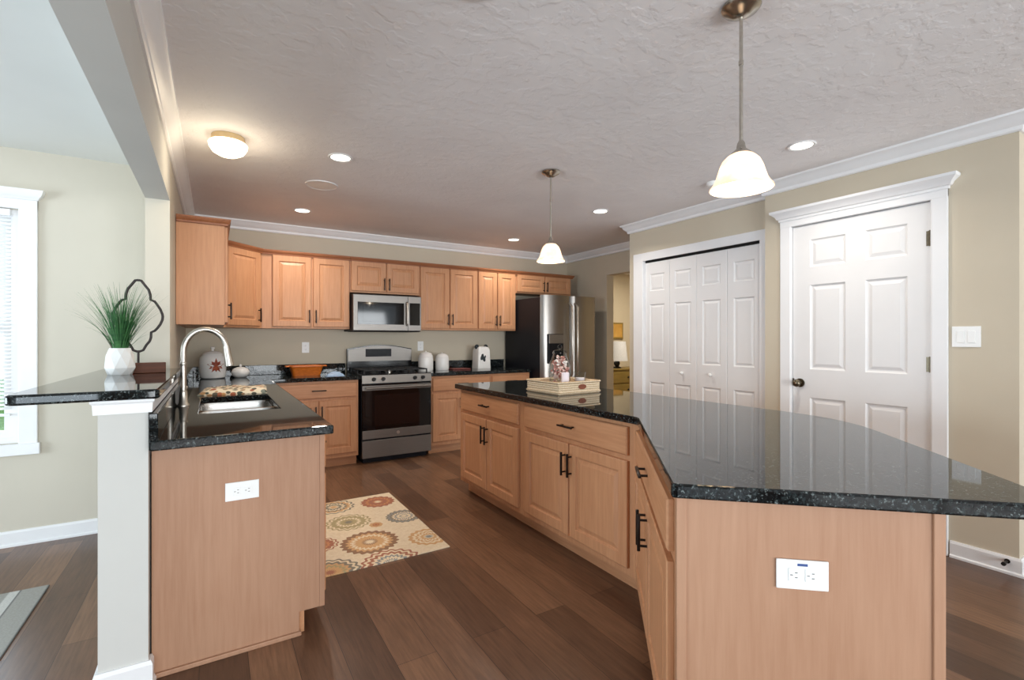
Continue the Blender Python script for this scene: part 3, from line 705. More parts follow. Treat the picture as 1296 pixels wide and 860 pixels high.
# ------------------------------------------------------------------ sink and faucet
sk = thing('kitchen_sink', 'stainless double-bowl sink set under the peninsula counter', 'sink', (-0.085, 2.86, 0.66))
def bowl(x0, x1, y0, y1, ztop, depth):
    m = MB(); ins = 0.02
    def ring(i, z, r):
        pts = rounded([(x0 + i, y0 + i), (x1 - i, y0 + i), (x1 - i, y1 - i), (x0 + i, y1 - i)], {0: r, 1: r, 2: r, 3: r}, 4)
        return [m.b.verts.new((x, y, z)) for x, y in pts]
    rs = [ring(-0.012, ztop, .06), ring(0, ztop, .055), ring(0.004, ztop - 0.02, .055), ring(0.012, ztop - depth + 0.03, .05), ring(0.04, ztop - depth, .04)]
    for a, c in zip(rs, rs[1:]):
        for k in range(len(a)): m.b.faces.new((a[k], a[(k + 1) % len(a)], c[(k + 1) % len(a)], c[k]))
    m.b.faces.new(rs[-1]); return m
for y0, y1 in ((0.014, 0.400), (0.426, 0.806)):
    b = bowl(0.016, 0.389, y0, y1, 0.206, 0.185).build('bowl', 'sink_steel', sk, smooth=50)
    MB().lathe([(0.0, 0.024), (0.03, 0.024), (0.042, 0.027), (0.044, 0.024), (0.0, 0.0225)], 0.2, (y0 + y1) / 2, 20).build('drain', 'chrome', b, smooth=40)
fa = thing('faucet', 'tall satin pull-down faucet arching over the sink', 'faucet', (-0.148, 3.265, Z1 + 0.0005))
MB().lathe([(0, 0), (0.03, 0), (0.03, 0.006), (0.022, 0.016), (0.019, 0.075), (0.0, 0.075)], seg=20).build('base', 'chrome', fa, smooth=40)
ap = [(0, 0, 0.07), (0, 0, 0.30)]
R = 0.105
for k in range(1, 15):
    a = pi - pi * k / 14.0 * 0.94; ap.append((R + R * cos(a), -0.012 * k / 14, 0.30 + R * 1.22 * sin(a)))
MB().tube(ap, 0.0155, 12).build('spout', 'chrome', fa, smooth=50)
for zz in (0.065, 0.225): MB().lathe([(0.0165, zz), (0.0185, zz + .003), (0.0185, zz + .017), (0.0165, zz + .02)], seg=18).build('collar', 'chrome', fa, smooth=40)
ex, ez = ap[-1][0], ap[-1][2]
MB().tube([(ex - .002, -0.012, ez + .01), (ex + .004, -0.012, ez - .04), (ex + .014, -0.012, ez - .105)], [0.017, 0.019, 0.024], 14).build('spray_head', 'chrome', fa, smooth=50)
MB().tube([(0, 0.016, 0.055), (0.0, 0.04, 0.062), (0.012, 0.085, 0.10)], [0.008, 0.007, 0.006], 10).build('handle', 'chrome', fa, smooth=50)
# floral cloth behind the sink
tw = MB(); nx, ny = 22, 22; vv = []
for i in range(nx + 1):
    row = []
    for j in range(ny + 1):
        u, v = i / nx * 2 - 1, j / ny * 2 - 1
        edge = max(0.0, 1 - max(abs(u), abs(v)) ** 6)
        row.append((u * 0.205, v * 0.26, 0.012 * edge ** 0.5 + 0.016 * edge * (0.5 + 0.5 * sin(5 * u + 3 * v)) + 0.014 * edge * max(0, -v * 1.2)))
    vv.append(row)
top = [[tw.b.verts.new((x, y, z + 0.003)) for x, y, z in r] for r in vv]; bot = [[tw.b.verts.new((x, y, 0.0)) for x, y, z in r] for r in vv]
for i in range(nx):
    for j in range(ny):
        tw.b.faces.new((top[i][j], top[i + 1][j], top[i + 1][j + 1], top[i][j + 1])); tw.b.faces.new((bot[i][j], bot[i][j + 1], bot[i + 1][j + 1], bot[i + 1][j]))
ring = [(i, 0) for i in range(nx)] + [(nx, j) for j in range(ny)] + [(i, ny) for i in range(nx, 0, -1)] + [(0, j) for j in range(ny, 0, -1)]
for k in range(len(ring)):
    a, b = ring[k], ring[(k + 1) % len(ring)]
    tw.b.faces.new((bot[a[0]][a[1]], bot[b[0]][b[1]], top[b[0]][b[1]], top[a[0]][a[1]]))
t_ = tw.build('dish_towel', 'floral', smooth=60); t_.location = (0.125, 4.02, Z1 + 0.0005); t_.rotation_euler = (0, 0, RAD(-4))
tag(t_, 'folded floral print cloth on the counter just behind the sink', 'dish towel')

# ------------------------------------------------------------------ outlets and switches
def outlet(label, loc, rz, horiz=True, ink=False, group=None):
    t = thing('outlet_plate', label, 'outlet', loc, rz, group)
    w, h = (0.121, 0.074) if horiz else (0.074, 0.116)
    MB().box(-w / 2, w / 2, -0.006, 0, -h / 2, h / 2, .002).build('plate', 'white_plastic', t)
    for k in (-1, 1):
        cx, cz = (k * 0.0195, 0) if horiz else (0, k * 0.0195)
        hw, hh = (0.0135, 0.0165) if horiz else (0.0165, 0.0135)
        r = MB().box(cx - hw, cx + hw, -0.0085, -0.0055, cz - hh, cz + hh, .0012).build('receptacle', 'white_plastic', t)
        for a, b in ((-0.006, 0.004), (0.006, 0.004), (0.0, -0.007)):
            x, z = (cx + b, a) if horiz else (a, cz + b)
            sx, sz = (.003, .0011) if horiz else (.0011, .003)
            MB().box(x - sx, x + sx, -0.0092, -0.0082, z - sz, z + sz).build('slot', 'socket', r)
    if ink: MB().box(-0.012, 0.012, -0.0064, -0.0058, 0.022, 0.0285).build('printed_mark', 'blue_ink', t)
    return t
outlet('white outlet plate on the plain end panel of the sink peninsula', (0.097, 2.2635, 0.661), 0)
P0 = Vector((1.036, 0.855)); e2 = Vector((0.752, -0.659))
# island end panel faces local +x of the angled cabinet
nx_, ny_ = cos(ang), sin(ang); yx, yy = -sin(ang), cos(ang)
ox, oy = 1.759 + nx_ * LD + yx * 0.300, 1.680 + ny_ * LD + yy * 0.300
outlet('white outlet plate with a small blue mark on the island end panel', (ox, oy, 0.687), ang + RAD(90), True, True)
outlet('white upright outlet on the wall left of the range', (0.846, YB, 1.186), 0, False)
outlet('white upright outlet on the wall behind the white canisters', (2.165, YB, 1.192), 0, False)
sp = thing('switch_plate', 'white double light switch plate right of the pantry door', 'light switch', (XP, 1.0025, 1.292), RAD(-90))
MB().box(-0.0635, 0.0635, -0.006, 0, -0.06, 0.06, .002).build('plate', 'white_plastic', sp)
for k in (-1, 1): MB().box(k * 0.024 - .0165, k * 0.024 + .0165, -0.010, -0.005, -0.034, 0.034, .0015).build('rocker', 'white_plastic', sp)

# ------------------------------------------------------------------ range
rg = thing('gas_range', 'stainless freestanding gas range with black oven glass', 'range', (1.272, 5.0, 0.0))
W = 0.752
MB().box(0.002, W - 0.002, 0.0, 0.655, 0.055, 0.895).box(0.03, W - 0.03, 0.05, 0.6, 0.0, 0.055).build('body', 'dark_side', rg)
dr = MB().box(0.004, W - 0.004, -0.03, -0.001, 0.255, 0.815, .004).build('oven_door', 'blackglass', rg)
MB().box(0.13, W - 0.13, -0.0315, -0.0295, 0.385, 0.70, .002).build('oven_window', 'winglass', dr)
MB().box(0.004, W - 0.004, -0.034, -0.0295, 0.255, 0.343, .002).build('lower_rail', 'steel_h', dr)
MB().box(0.004, W - 0.004, -0.032, -0.0295, 0.752, 0.80, .002).build('upper_rail', 'steel_h', dr)
MB().tube([(0.03, -0.075, 0.778), (W - 0.03, -0.075, 0.778)], 0.013, 14).cyl((0.05, -0.03, 0.778), (0.05, -0.075, 0.778), 0.01).cyl((W - 0.05, -0.03, 0.778), (W - 0.05, -0.075, 0.778), 0.01).build('handle', 'steel_h', dr, smooth=50)
MB().cyl((W / 2, -0.034, 0.30), (W / 2, -0.0365, 0.30), 0.017, seg=24).build('emblem', 'chrome', dr, smooth=40)
MB().box(0.004, W - 0.004, -0.03, -0.001, 0.06, 0.238, .004).build('storage_drawer', 'steel_h', rg)
cp = MB().prism([(-0.036, 0.824), (-0.001, 0.824), (-0.001, 0.905), (-0.024, 0.905)], 0.002, W - 0.002, Matrix(((0, 0, 1, 0), (1, 0, 0, 0), (0, 1, 0, 0), (0, 0, 0, 1)))).build('control_panel', 'steel_h', rg)
for fx in (0.16, 0.29, 0.745, 0.865):
    MB().cyl((fx * W, -0.028, 0.864), (fx * W, -0.058, 0.868), 0.021, 0.017, 20).box(fx * W - .003, fx * W + .003, -0.066, -0.05, 0.85, 0.884).build('knob', 'black_matte', cp, smooth=40)
ck = MB().box(0.0, W, -0.02, 0.60, 0.895, 0.914, .004).build('cooktop', 'black', rg)
for bx, by, br in ((0.17, 0.15, .05), (0.17, 0.43, .04), (0.58, 0.15, .05), (0.58, 0.43, .04), (0.376, 0.29, .045)):
    MB().lathe([(0, 0.914), (br, 0.914), (br, 0.922), (br * .8, 0.926), (br * .78, 0.934), (0, 0.936)], bx, by, 20).build('burner', 'nickel' if bx == 0.376 else 'black_matte', ck, smooth=40)
for x0, x1 in ((0.03, 0.268), (0.276, 0.476), (0.484, 0.722)):
    m = MB(); z0, z1 = 0.946, 0.958
    for x in (x0, (x0 + x1) / 2 - .006, x1 - .012): m.box(x, x + .012, 0.02, 0.56, z0, z1, .002)
    for y in (0.02, 0.15, 0.29, 0.43, 0.548): m.box(x0, x1, y - .006 if y > .02 else y, y + .006 if y > .02 else y + .012, z0, z1, .002)
    for x in (x0, x1 - .012):
        for y in (0.02, 0.29, 0.548): m.box(x, x + .012, y, y + .012, 0.914, z0)
    m.build('grate', 'black_matte', ck)
arch = [(0.0, 0.896), (W, 0.896), (W, 1.165)] + [(W - W * k / 12.0, 1.165 + 0.045 * sin(pi * k / 12.0)) for k in range(1, 12)] + [(0.0, 1.165)]
bgd = MB().prism_y(arch, 0.605, 0.655).build('backguard', 'black', rg)
arch2 = [(0.006, 1.025), (W - .006, 1.025), (W - .006, 1.155)] + [(W - .006 - (W - .012) * k / 12.0, 1.155 + 0.046 * sin(pi * k / 12.0)) for k in range(1, 12)] + [(0.006, 1.155)]
MB().prism_y(arch2, 0.592, 0.6045).build('backguard_face', 'steel_h', bgd)
MB().box(0.20, 0.50, 0.585, 0.5915, 1.075, 1.165, .003).build('display', 'display', bgd)

# ------------------------------------------------------------------ microwave
mw = thing('microwave', 'stainless over-the-range microwave with dark glass door', 'microwave', (1.25, 5.262, 1.362))
MB().box(0, 0.757, 0.0, 0.40, 0.0, 0.40).build('body', 'dark_side', mw)
md_ = MB().box(0.0, 0.60, -0.025, -0.001, 0.008, 0.394, .004).build('door', 'steel_h', mw)
MB().box(0.045, 0.555, -0.0275, -0.0245, 0.075, 0.315, .003).build('door_glass', 'blackglass', md_)
MB().box(0.10, 0.50, -0.029, -0.0270, 0.105, 0.285, .003).build('window', 'blackglass', md_)
MB().tube([(0.585, -0.025, 0.07), (0.585, -0.06, 0.085), (0.585, -0.065, 0.2), (0.585, -0.06, 0.31), (0.585, -0.025, 0.325)], 0.011, 10).build('handle', 'chrome', md_, smooth=50)
cp = MB().box(0.602, 0.757, -0.025, -0.001, 0.008, 0.394, .004).build('control_panel', 'steel_h', mw)
MB().box(0.62, 0.742, -0.0275, -0.0245, 0.07, 0.32, .003).build('keypad', 'blackglass', cp)
MB().box(0.02, 0.737, -0.02, 0.3, -0.004, 0.007).build('vent_grille', 'shadow_gap', mw)

# ------------------------------------------------------------------ refrigerator
fr = thing('refrigerator', 'stainless french-door refrigerator with black sides', 'refrigerator', (3.365, 4.74, 0.0))
FW = 0.875
MB().box(0.0, FW, 0.085, 0.90, 0.03, 1.79, .004).box(0.05, FW - .05, 0.12, 0.85, 0.0, 0.03).build('body', 'dark_side', fr)
def curved_door(x0, x1, z0, z1, bulge, name='door', rl=0.0, rr=0.0):
    pts = [(x0, 0.08), (x1, 0.08)]; n = 14
    for k in range(n + 1):
        x = x1 - (x1 - x0) * k / n; u = (x - FW / 2) / (FW / 2)
        q = (x - (x0 + x1) / 2) / ((x1 - x0) / 2)
        y = 0.055 - bulge * 0.6 * (1 - u * u) - bulge * 0.5 * (1 - q * q) + 0.03 * abs(q) ** 14
        pts.append((x, y))
    return MB().prism(pts, z0, z1).build(name, 'steel_v', fr, smooth=35)
dl = curved_door(0.0, 0.434, 0.73, 1.815, 0.05); drr = curved_door(0.440, FW, 0.73, 1.815, 0.05)
dz_ = curved_door(0.0, FW, 0.06, 0.72, 0.05, 'freezer_drawer')
for par_, hx in ((dl, 0.395), (drr, 0.48)):
    MB().tube([(hx, 0.005, 0.80), (hx, -0.045, 0.84), (hx, -0.052, 1.25), (hx, -0.045, 1.68), (hx, 0.005, 1.72)], 0.014, 10).build('handle', 'chrome', par_, smooth=50)
MB().tube([(0.08, 0.02, 0.64), (0.12, -0.05, 0.64), (0.44, -0.058, 0.64), (0.755, -0.05, 0.64), (0.795, 0.02, 0.64)], 0.014, 10).build('handle', 'chrome', dz_, smooth=50)
dp = MB().box(0.07, 0.30, 0.002, 0.04, 0.98, 1.34, .006).build('water_dispenser', 'display', dl)
MB().box(0.075, 0.295, -0.004, 0.003, 1.225, 1.335, .003).build('dispenser_panel', 'steel_h', dp)

# ------------------------------------------------------------------ ceiling fixtures
def pendant(label, loc, shade_r, drop, group='island pendant lights'):
    t = thing('pendant_light', label, 'pendant light', loc, 0, group)      # loc on the ceiling
    MB().lathe([(0, 0), (0.066, 0), (0.068, -0.008), (0.06, -0.018), (0.045, -0.024), (0.03, -0.036), (0.012, -0.042), (0, -0.044)], seg=28).build('canopy', 'nickel', t, smooth=40)
    zt = -drop + 0.126
    MB().cyl((0, 0, -0.04), (0, 0, zt + 0.02), 0.0062, seg=12).cyl((0, 0, -0.20), (0, 0, -0.215), 0.0085).build('rod', 'nickel', t, smooth=40)
    MB().lathe([(0.007, zt + 0.05), (0.013, zt + 0.04), (0.016, zt + 0.02), (0.034, zt + 0.004), (0.036, zt - 0.012), (0.02, zt - 0.012)], seg=24).build('socket_cap', 'nickel', t, smooth=40)
    R = shade_r
    out = [(0.034, 0.0), (R * .44, 0.012), (R * .58, 0.032), (R * .67, 0.058), (R * .735, 0.088), (R * .80, 0.116), (R * .885, 0.138), (R * .97, 0.152), (R, 0.160)]
    prof = [(r, zt - z * .79) for r, z in out] + [(r - 0.0035, zt - z * .79 - (0.001 if z > .15 else 0.003)) for r, z in out[::-1]]
    MB().lathe(prof, seg=40).build('shade', 'shade', t, smooth=60)
    b = MB().sphere((0, 0, zt - 0.062), 0.023, (1, 1, 1.2)).cyl((0, 0, zt - 0.04), (0, 0, zt - 0.01), 0.014).build('bulb', 'bulb', t, smooth=60)
    l = bpy.data.lights.new('pendant_bulb_light', 'POINT'); l.energy = 7; l.color = (1, 0.87, 0.68); l.shadow_soft_size = 0.03
    lo = bpy.data.objects.new('bulb_light', l); COL.objects.link(lo); lo.parent = t; lo.location = (0, 0, zt - 0.096)
    return t
pendant('alabaster bell pendant hanging near the camera over the angled island end', (1.632, 1.062, ZC), 0.109, 0.665)
pendant('alabaster bell pendant hanging over the far half of the island', (2.072, 2.832, ZC), 0.102, 0.65)
def recessed(label, loc):
    t = thing('recessed_light', label, 'recessed light', loc, 0, 'recessed ceiling lights')
    MB().lathe([(0.062, -0.001), (0.078, -0.001), (0.080, -0.004), (0.074, -0.008), (0.062, -0.005)], seg=32).build('trim_ring', 'trim', t, smooth=40)
    MB().lathe([(0, -0.0045), (0.0615, -0.0035), (0.0615, -0.001), (0, -0.001)], seg=32).build('lens', 'lens', t)
    l = bpy.data.lights.new('downlight', 'AREA'); l.shape = 'DISK'; l.size = 0.11; l.energy = 7; l.color = (1, 0.93, 0.83); l.spread = RAD(140)
    lo = bpy.data.objects.new('downlight', l); COL.objects.link(lo); lo.parent = t; lo.location = (0, 0, -0.012)
    return t
r0 = recessed('round recessed ceiling light above the peninsula, left of the flat speaker', (0.716, 3.348, ZC))
for (x, y, lab) in ((0.705, 4.917, 'round recessed ceiling light nearest the wall cabinets on the left'), (3.108, 5.012, 'round recessed ceiling light nearest the fridge'),
                    (3.114, 3.464, 'round recessed ceiling light in front of the closet corner'), (3.13, 1.628, 'round recessed ceiling light above the pantry door')):
    copy_thing(r0, (x, y, ZC), label=lab)
r0['label'] = 'round recessed ceiling light beside the flush dome light'
def speaker(label, loc):
    t = thing('ceiling_speaker', label, 'speaker', loc, 0, 'ceiling speakers')
    MB().lathe([(0.108, -0.0005), (0.122, -0.0005), (0.122, -0.004), (0.116, -0.007), (0.108, -0.004)], seg=36).build('ring', 'trim', t, smooth=40)
    MB().lathe([(0, -0.004), (0.107, -0.004), (0.107, -0.0005), (0, -0.0005)], seg=36).build('grille', 'white_plastic', t)
    return t
sp0 = speaker('flat round white speaker in the ceiling over the left aisle', (0.718, 4.028, ZC))
copy_thing(sp0, (0.735, 1.43, ZC), label='flat round white ceiling speaker cut by the top edge of the photo')
fl = thing('flush_light', 'lit frosted dome light mounted flush on the ceiling near the beam', 'ceiling light', (0.07, 3.36, ZC))
MB().lathe([(0, -0.0005), (0.086, -0.0005), (0.089, -0.008), (0.091, -0.036), (0.084, -0.040), (0, -0.040)], seg=36).build('pan', 'tan_metal', fl, smooth=40)
MB().lathe([(0.097, -0.038), (0.104, -0.046), (0.101, -0.066), (0.083, -0.095), (0.05, -0.113), (0, -0.120)], seg=36).lathe([(0, -0.0405), (0.097, -0.038)], seg=36).build('glass_dome', 'dome', fl, smooth=50)
l = bpy.data.lights.new('flush_glow', 'POINT'); l.energy = 3.5; l.color = (1, 0.84, 0.60); l.shadow_soft_size = 0.10
lo = bpy.data.objects.new('flush_glow', l); COL.objects.link(lo); lo.parent = fl; lo.location = (0, 0, -0.22)
sd = thing('smoke_detector', 'small white disc detector on the ceiling behind the near pendant shade', 'smoke detector', (3.30, 2.37, ZC))
MB().lathe([(0, 0), (0.058, 0), (0.06, -0.012), (0.052, -0.03), (0.03, -0.036), (0, -0.036)], seg=28).build('cover', 'white_plastic', sd, smooth=40)
MB().lathe([(0, -0.0362), (0.012, -0.0362), (0.010, -0.04), (0, -0.04)], seg=16).build('test_button', 'trim', sd, smooth=40)

# ------------------------------------------------------------------ rugs
rgk = MB().box(-0.39, 0.39, -0.61, 0.61, 0, 0.008, .003).build('kitchen_rug', 'rug'); rgk.location = (0.842, 3.338, 0.0005)
tag(rgk, 'cream rug with round ringed medallions on the aisle floor', 'rug')
rgd = MB().box(-1.0, 1.0, -1.3, 1.3, 0, 0.008, .003).build('dining_rug', 'rug_grey'); rgd.location = (-1.727, 2.09, 0.0005)
tag(rgd, 'grey striped rug on the dining nook floor', 'rug')

# ------------------------------------------------------------------ bar decor
ZBAR = 1.0965
vs = thing('potted_grass', 'white faceted vase of tall green grass on the raised bar', 'plant', (-0.412, 3.16, ZBAR))
def fac(prof, seg=8, tw=0.0):
    m = MB(); rings = []
    for i, (r, z) in enumerate(prof):
        rings.append([m.b.verts.new((r * cos(2 * pi * (k + 0.5 * (i % 2) * tw) / seg + .2), r * sin(2 * pi * (k + 0.5 * (i % 2) * tw) / seg + .2), z)) for k in range(seg)])
    for i, (a, c) in enumerate(zip(rings, rings[1:])):
        for k in range(seg):
            if tw:
                if i % 2 == 0: m.b.faces.new((a[k], a[(k + 1) % seg], c[k])); m.b.faces.new((a[(k + 1) % seg], c[(k + 1) % seg], c[k]))
                else: m.b.faces.new((a[k], c[(k + 1) % seg], c[k])); m.b.faces.new((a[k], a[(k + 1) % seg], c[(k + 1) % seg]))
            else: m.b.faces.new((a[k], a[(k + 1) % seg], c[(k + 1) % seg], c[k]))
    m.b.faces.new(rings[0][::-1]); m.b.faces.new(rings[-1]); return m
fac([(0.050, 0), (0.066, 0.036), (0.057, 0.098), (0.045, 0.136), (0.038, 0.136), (0.034, 0.11)], 8, 1.0).build('vase', 'vase', vs)
gm = MB()
for i in range(300):
    a = random.uniform(0, 2 * pi); sp_ = abs(random.gauss(0, 0.52)); ln = random.uniform(0.20, 0.36); r0_ = random.uniform(0, 0.03)
    if i % 12 == 0: sp_ *= 1.7; ln *= 1.15
    p = Vector((r0_ * cos(a), r0_ * sin(a), 0.115)); d = Vector((cos(a) * sin(sp_ * .55), sin(a) * sin(sp_ * .55), cos(sp_ * .55)))
    side = Vector((-sin(a), cos(a), 0)); wd = random.uniform(0.002, 0.0036); n = 7; rows = []
    for k in range(n + 1):
        t = k / n; w_ = wd * (1 - t * 0.9)
        rows.append((gm.b.verts.new(p - side * w_), gm.b.verts.new(p + side * w_)))
        p = p + d * (ln / n); d = (d + Vector((cos(a) * .05, sin(a) * .05, -0.11 * sp_ * (0.5 + t)))).normalized()
        p.y = min(p.y, 0.052)
    for q, r_ in zip(rows, rows[1:]): gm.b.faces.new((q[0], q[1], r_[1], r_[0]))
gm.build('grass', 'blade', vs, weld=False)
oz = thing('quatrefoil_ornament', 'dark quatrefoil wire ornament on a brown wooden block beside the grass vase', 'ornament', (-0.335, 3.250, ZBAR), RAD(4))
MB().box(-0.135, 0.108, -0.03, 0.03, 0.0, 0.055, .003).build('base', 'brown_wood', oz)
MB().cyl((-0.012, 0, 0.047), (-0.012, 0, 0.118), 0.0055, seg=10).build('rod', 'iron', oz, smooth=40)
# quatrefoil outline: four lobes joined by small square shoulders
pts = []
zc_, rx, rz_ = 0.305, 0.106, 0.192
half = [(0.0, 1.0), (.12, .99), (.26, .87), (.42, .74), (.485, .60), (.50, .46), (.66, .425), (.76, .34), (.90, .20), (.98, .07), (1.0, 0.0), (.98, -.10), (.90, -.22), (.78, -.33), (.66, -.41), (.52, -.45), (.51, -.60), (.46, -.70), (.32, -.81), (.20, -.95), (.06, -.985)]
full = half + [(-x, z) for x, z in half[:0:-1]]
pp = [(-0.012 + rx * x, 0, zc_ + rz_ * z) for x, z in full]; pp.append(pp[0])
MB().tube(pp, 0.0065, 8).build('quatrefoil_frame', 'iron', oz, smooth=60)

# ------------------------------------------------------------------ things on the back counter
ZT = Z1 + 0.0005
def lidded_jar(): pass
cj = thing('leaf_canister', 'white lidded jar with a rust leaf motif in the counter corner', 'canister', (-0.015, 5.40, ZT))
MB().lathe([(0, 0), (0.092, 0), (0.104, 0.01), (0.112, 0.06), (0.112, 0.16), (0.104, 0.20), (0.085, 0.222), (0.0, 0.222)], seg=32).build('jar', 'ceramic', cj, smooth=40)
ld = MB().lathe([(0.086, 0.2225), (0.088, 0.23), (0.07, 0.248), (0.03, 0.258), (0.0, 0.26)], seg=32).build('lid', 'ceramic', cj, smooth=40)
MB().lathe([(0.0, 0.258), (0.01, 0.26), (0.012, 0.275), (0.02, 0.285), (0.016, 0.298), (0, 0.302)], seg=16).build('knob', 'ceramic', ld, smooth=40)
lf = MB(); star = []
for k in range(20):
    a = 2 * pi * k / 20 + pi / 2; r = (0.080 if k % 4 == 0 else 0.042 if k % 2 == 1 else 0.062) * (1.0 if sin(a) > -0.5 else 0.8); star.append((r * cos(a), r * sin(a)))
fv, bv = [], []
for (a_, z_) in star:
    th = -pi / 2 + 0.25 + a_ / 0.112; fv.append(lf.b.verts.new((0.1145 * cos(th), 0.1145 * sin(th), 0.115 + z_))); bv.append(lf.b.verts.new((0.1115 * cos(th), 0.1115 * sin(th), 0.115 + z_)))
thc = -pi / 2 + 0.25; cc = lf.b.verts.new((0.1155 * cos(thc), 0.1155 * sin(thc), 0.115))
for k in range(20):
    k2 = (k + 1) % 20; lf.b.faces.new((cc, fv[k], fv[k2])); lf.b.faces.new((fv[k], bv[k], bv[k2], fv[k2]))
lf.build('leaf_motif', 'leaf_orange', cj)
gd = thing('white_pot', 'small squat white lidded pot beside the leaf canister', 'pot', (0.215, 5.40, ZT))
MB().lathe([(0, 0), (0.05, 0), (0.075, 0.025), (0.08, 0.055), (0.062, 0.085), (0.03, 0.10), (0, 0.103)], seg=28).build('pot', 'ceramic', gd, smooth=50)
MB().lathe([(0, 0.102), (0.008, 0.104), (0.013, 0.115), (0.009, 0.126), (0, 0.128)], seg=14).build('knob', 'ceramic', gd, smooth=50)
bk = thing('orange_dish', 'orange rectangular baking dish on the counter left of the range', 'dish', (0.80, 5.33, ZT))
m = MB(); lo_ = rounded([(-0.13, -0.07), (0.13, -0.07), (0.13, 0.07), (-0.13, 0.07)], {0: .03, 1: .03, 2: .03, 3: .03}); 
def loft(m, rings):
    vr = [[m.b.verts.new((x * s, y * s2_, z)) for x, y in lo_] for s, s2_, z in rings]
    for a, c in zip(vr, vr[1:]):
        for k in range(len(a)): m.b.faces.new((a[k], a[(k + 1) % len(a)], c[(k + 1) % len(a)], c[k]))
    m.b.faces.new(vr[0][::-1]); m.b.faces.new(vr[-1]); return m
loft(m, [(1, 1, 0), (1.15, 1.2, 0.08), (1.2, 1.28, 0.09), (1.24, 1.34, 0.093), (1.24, 1.34, 0.104), (1.18, 1.24, 0.104), (1.10, 1.12, 0.085), (0.95, 0.92, 0.02)]).build('dish', 'orange', bk, smooth=40)
for s in (-1, 1): MB().box(s * 0.175 - .022, s * 0.175 + .022, -0.04, 0.04, 0.090, 0.103, .005).build('handle', 'orange', bk)
bt = MB(); rr = []
for i in range(17):
    row = []
    for j in range(9):
        u, v = i / 8 - 1, j / 4 - 1; e_ = max(0, 1 - max(abs(u), abs(v)) ** 4)
        row.append((u * 0.085 * (1 + .06 * sin(7 * v)), v * 0.055 * (1 + .08 * sin(5 * u)), e_ * (0.022 + 0.022 * (0.5 + 0.5 * sin(4.5 * u + 1.3 + 2 * v)))))
    rr.append(row)
tv = [[bt.b.verts.new((x, y, z + .003)) for x, y, z in r] for r in rr]; bv = [[bt.b.verts.new((x, y, 0)) for x, y, z in r] for r in rr]
for i in range(16):
    for j in range(8):
        bt.b.faces.new((tv[i][j], tv[i + 1][j], tv[i + 1][j + 1], tv[i][j + 1])); bt.b.faces.new((bv[i][j], bv[i][j + 1], bv[i + 1][j + 1], bv[i + 1][j]))
ring = [(i, 0) for i in range(16)] + [(16, j) for j in range(8)] + [(i, 8) for i in range(16, 0, -1)] + [(0, j) for j in range(8, 0, -1)]
for k in range(len(ring)):
    a, b = ring[k], ring[(k + 1) % len(ring)]; bt.b.faces.new((bv[a[0]][a[1]], bv[b[0]][b[1]], tv[b[0]][b[1]], tv[a[0]][a[1]]))
o = bt.build('folded_towel', 'blue_cloth', smooth=60); o.location = (1.035, 5.10, ZT); tag(o, 'crumpled pale blue cloth on the counter beside the orange dish', 'towel')
def canister(label, loc, r, h):
    t = thing('white_canister', label, 'canister', loc, 0, 'white canisters right of the range')
    MB().lathe([(0, 0), (r * .96, 0), (r, h * .06), (r, h * .62), (r * .95, h * .70), (0, h * .70)], seg=28).build('jar', 'ceramic', t, smooth=40)
    l_ = MB().lathe([(r * .96, h * .705), (r * .90, h * .79), (r * .72, h * .88), (r * .4, h * .94), (0, h * .95)], seg=28).build('lid', 'ceramic', t, smooth=40)
    MB().sphere((0, 0, h * .965), h * .045).build('knob', 'ceramic', l_, smooth=40)
canister('taller white dome-lidded canister nearest the range', (2.125, 5.40, ZT), 0.088, 0.232)
canister('shorter white dome-lidded canister, second from the range', (2.355, 5.45, ZT), 0.082, 0.21)
o = MB().box(-0.12, 0.12, -0.08, 0.08, 0, 0.014, .004).build('cutting_board', 'red_board'); o.location = (2.57, 5.42, ZT); tag(o, 'thin dark red board lying right of the white canisters', 'board')
pc = thing('tin_canister', 'tall white square canister with a dark leaf print and dark ear handles', 'canister', (2.905, 5.47, ZT), RAD(8))
lo_ = rounded([(-0.1, -0.075), (0.1, -0.075), (0.1, 0.075), (-0.1, 0.075)], {0: .02, 1: .02, 2: .02, 3: .02})
loft(MB(), [(1.0, 1.0, 0), (1.0, 1.0, 0.01), (0.90, 0.95, 0.225), (0.84, 0.88, 0.25)]).build('jar', 'ceramic', pc, smooth=40)
ld = loft(MB(), [(0.80, 0.84, 0.2505), (0.72, 0.78, 0.268), (0.4, 0.5, 0.28)]).build('lid', 'ceramic', pc, smooth=40)
for s in (-1, 1): MB().sphere((s * 0.070, 0, 0.272), 0.031, (1, .8, 1.05)).build('ear_handle', 'leaf_dark', ld, smooth=40)
m = MB()
for (x, z, r, a) in ((-0.04, 0.14, .034, .5), (-0.012, 0.12, .032, -.4), (-0.035, 0.172, .022, 1.2), (0.008, 0.145, .02, .2)):
    mt = Matrix.Translation((x, -0.0755 + 0.0075 * z / .25, z)) @ Matrix.Rotation(a, 4, 'Y') @ Matrix.Diagonal((.75, .12, 1.3, 1)); bmesh.ops.create_icosphere(m.b, subdivisions=2, radius=r, matrix=mt)
m.build('leaf_print', 'leaf_dark', pc, smooth=40)

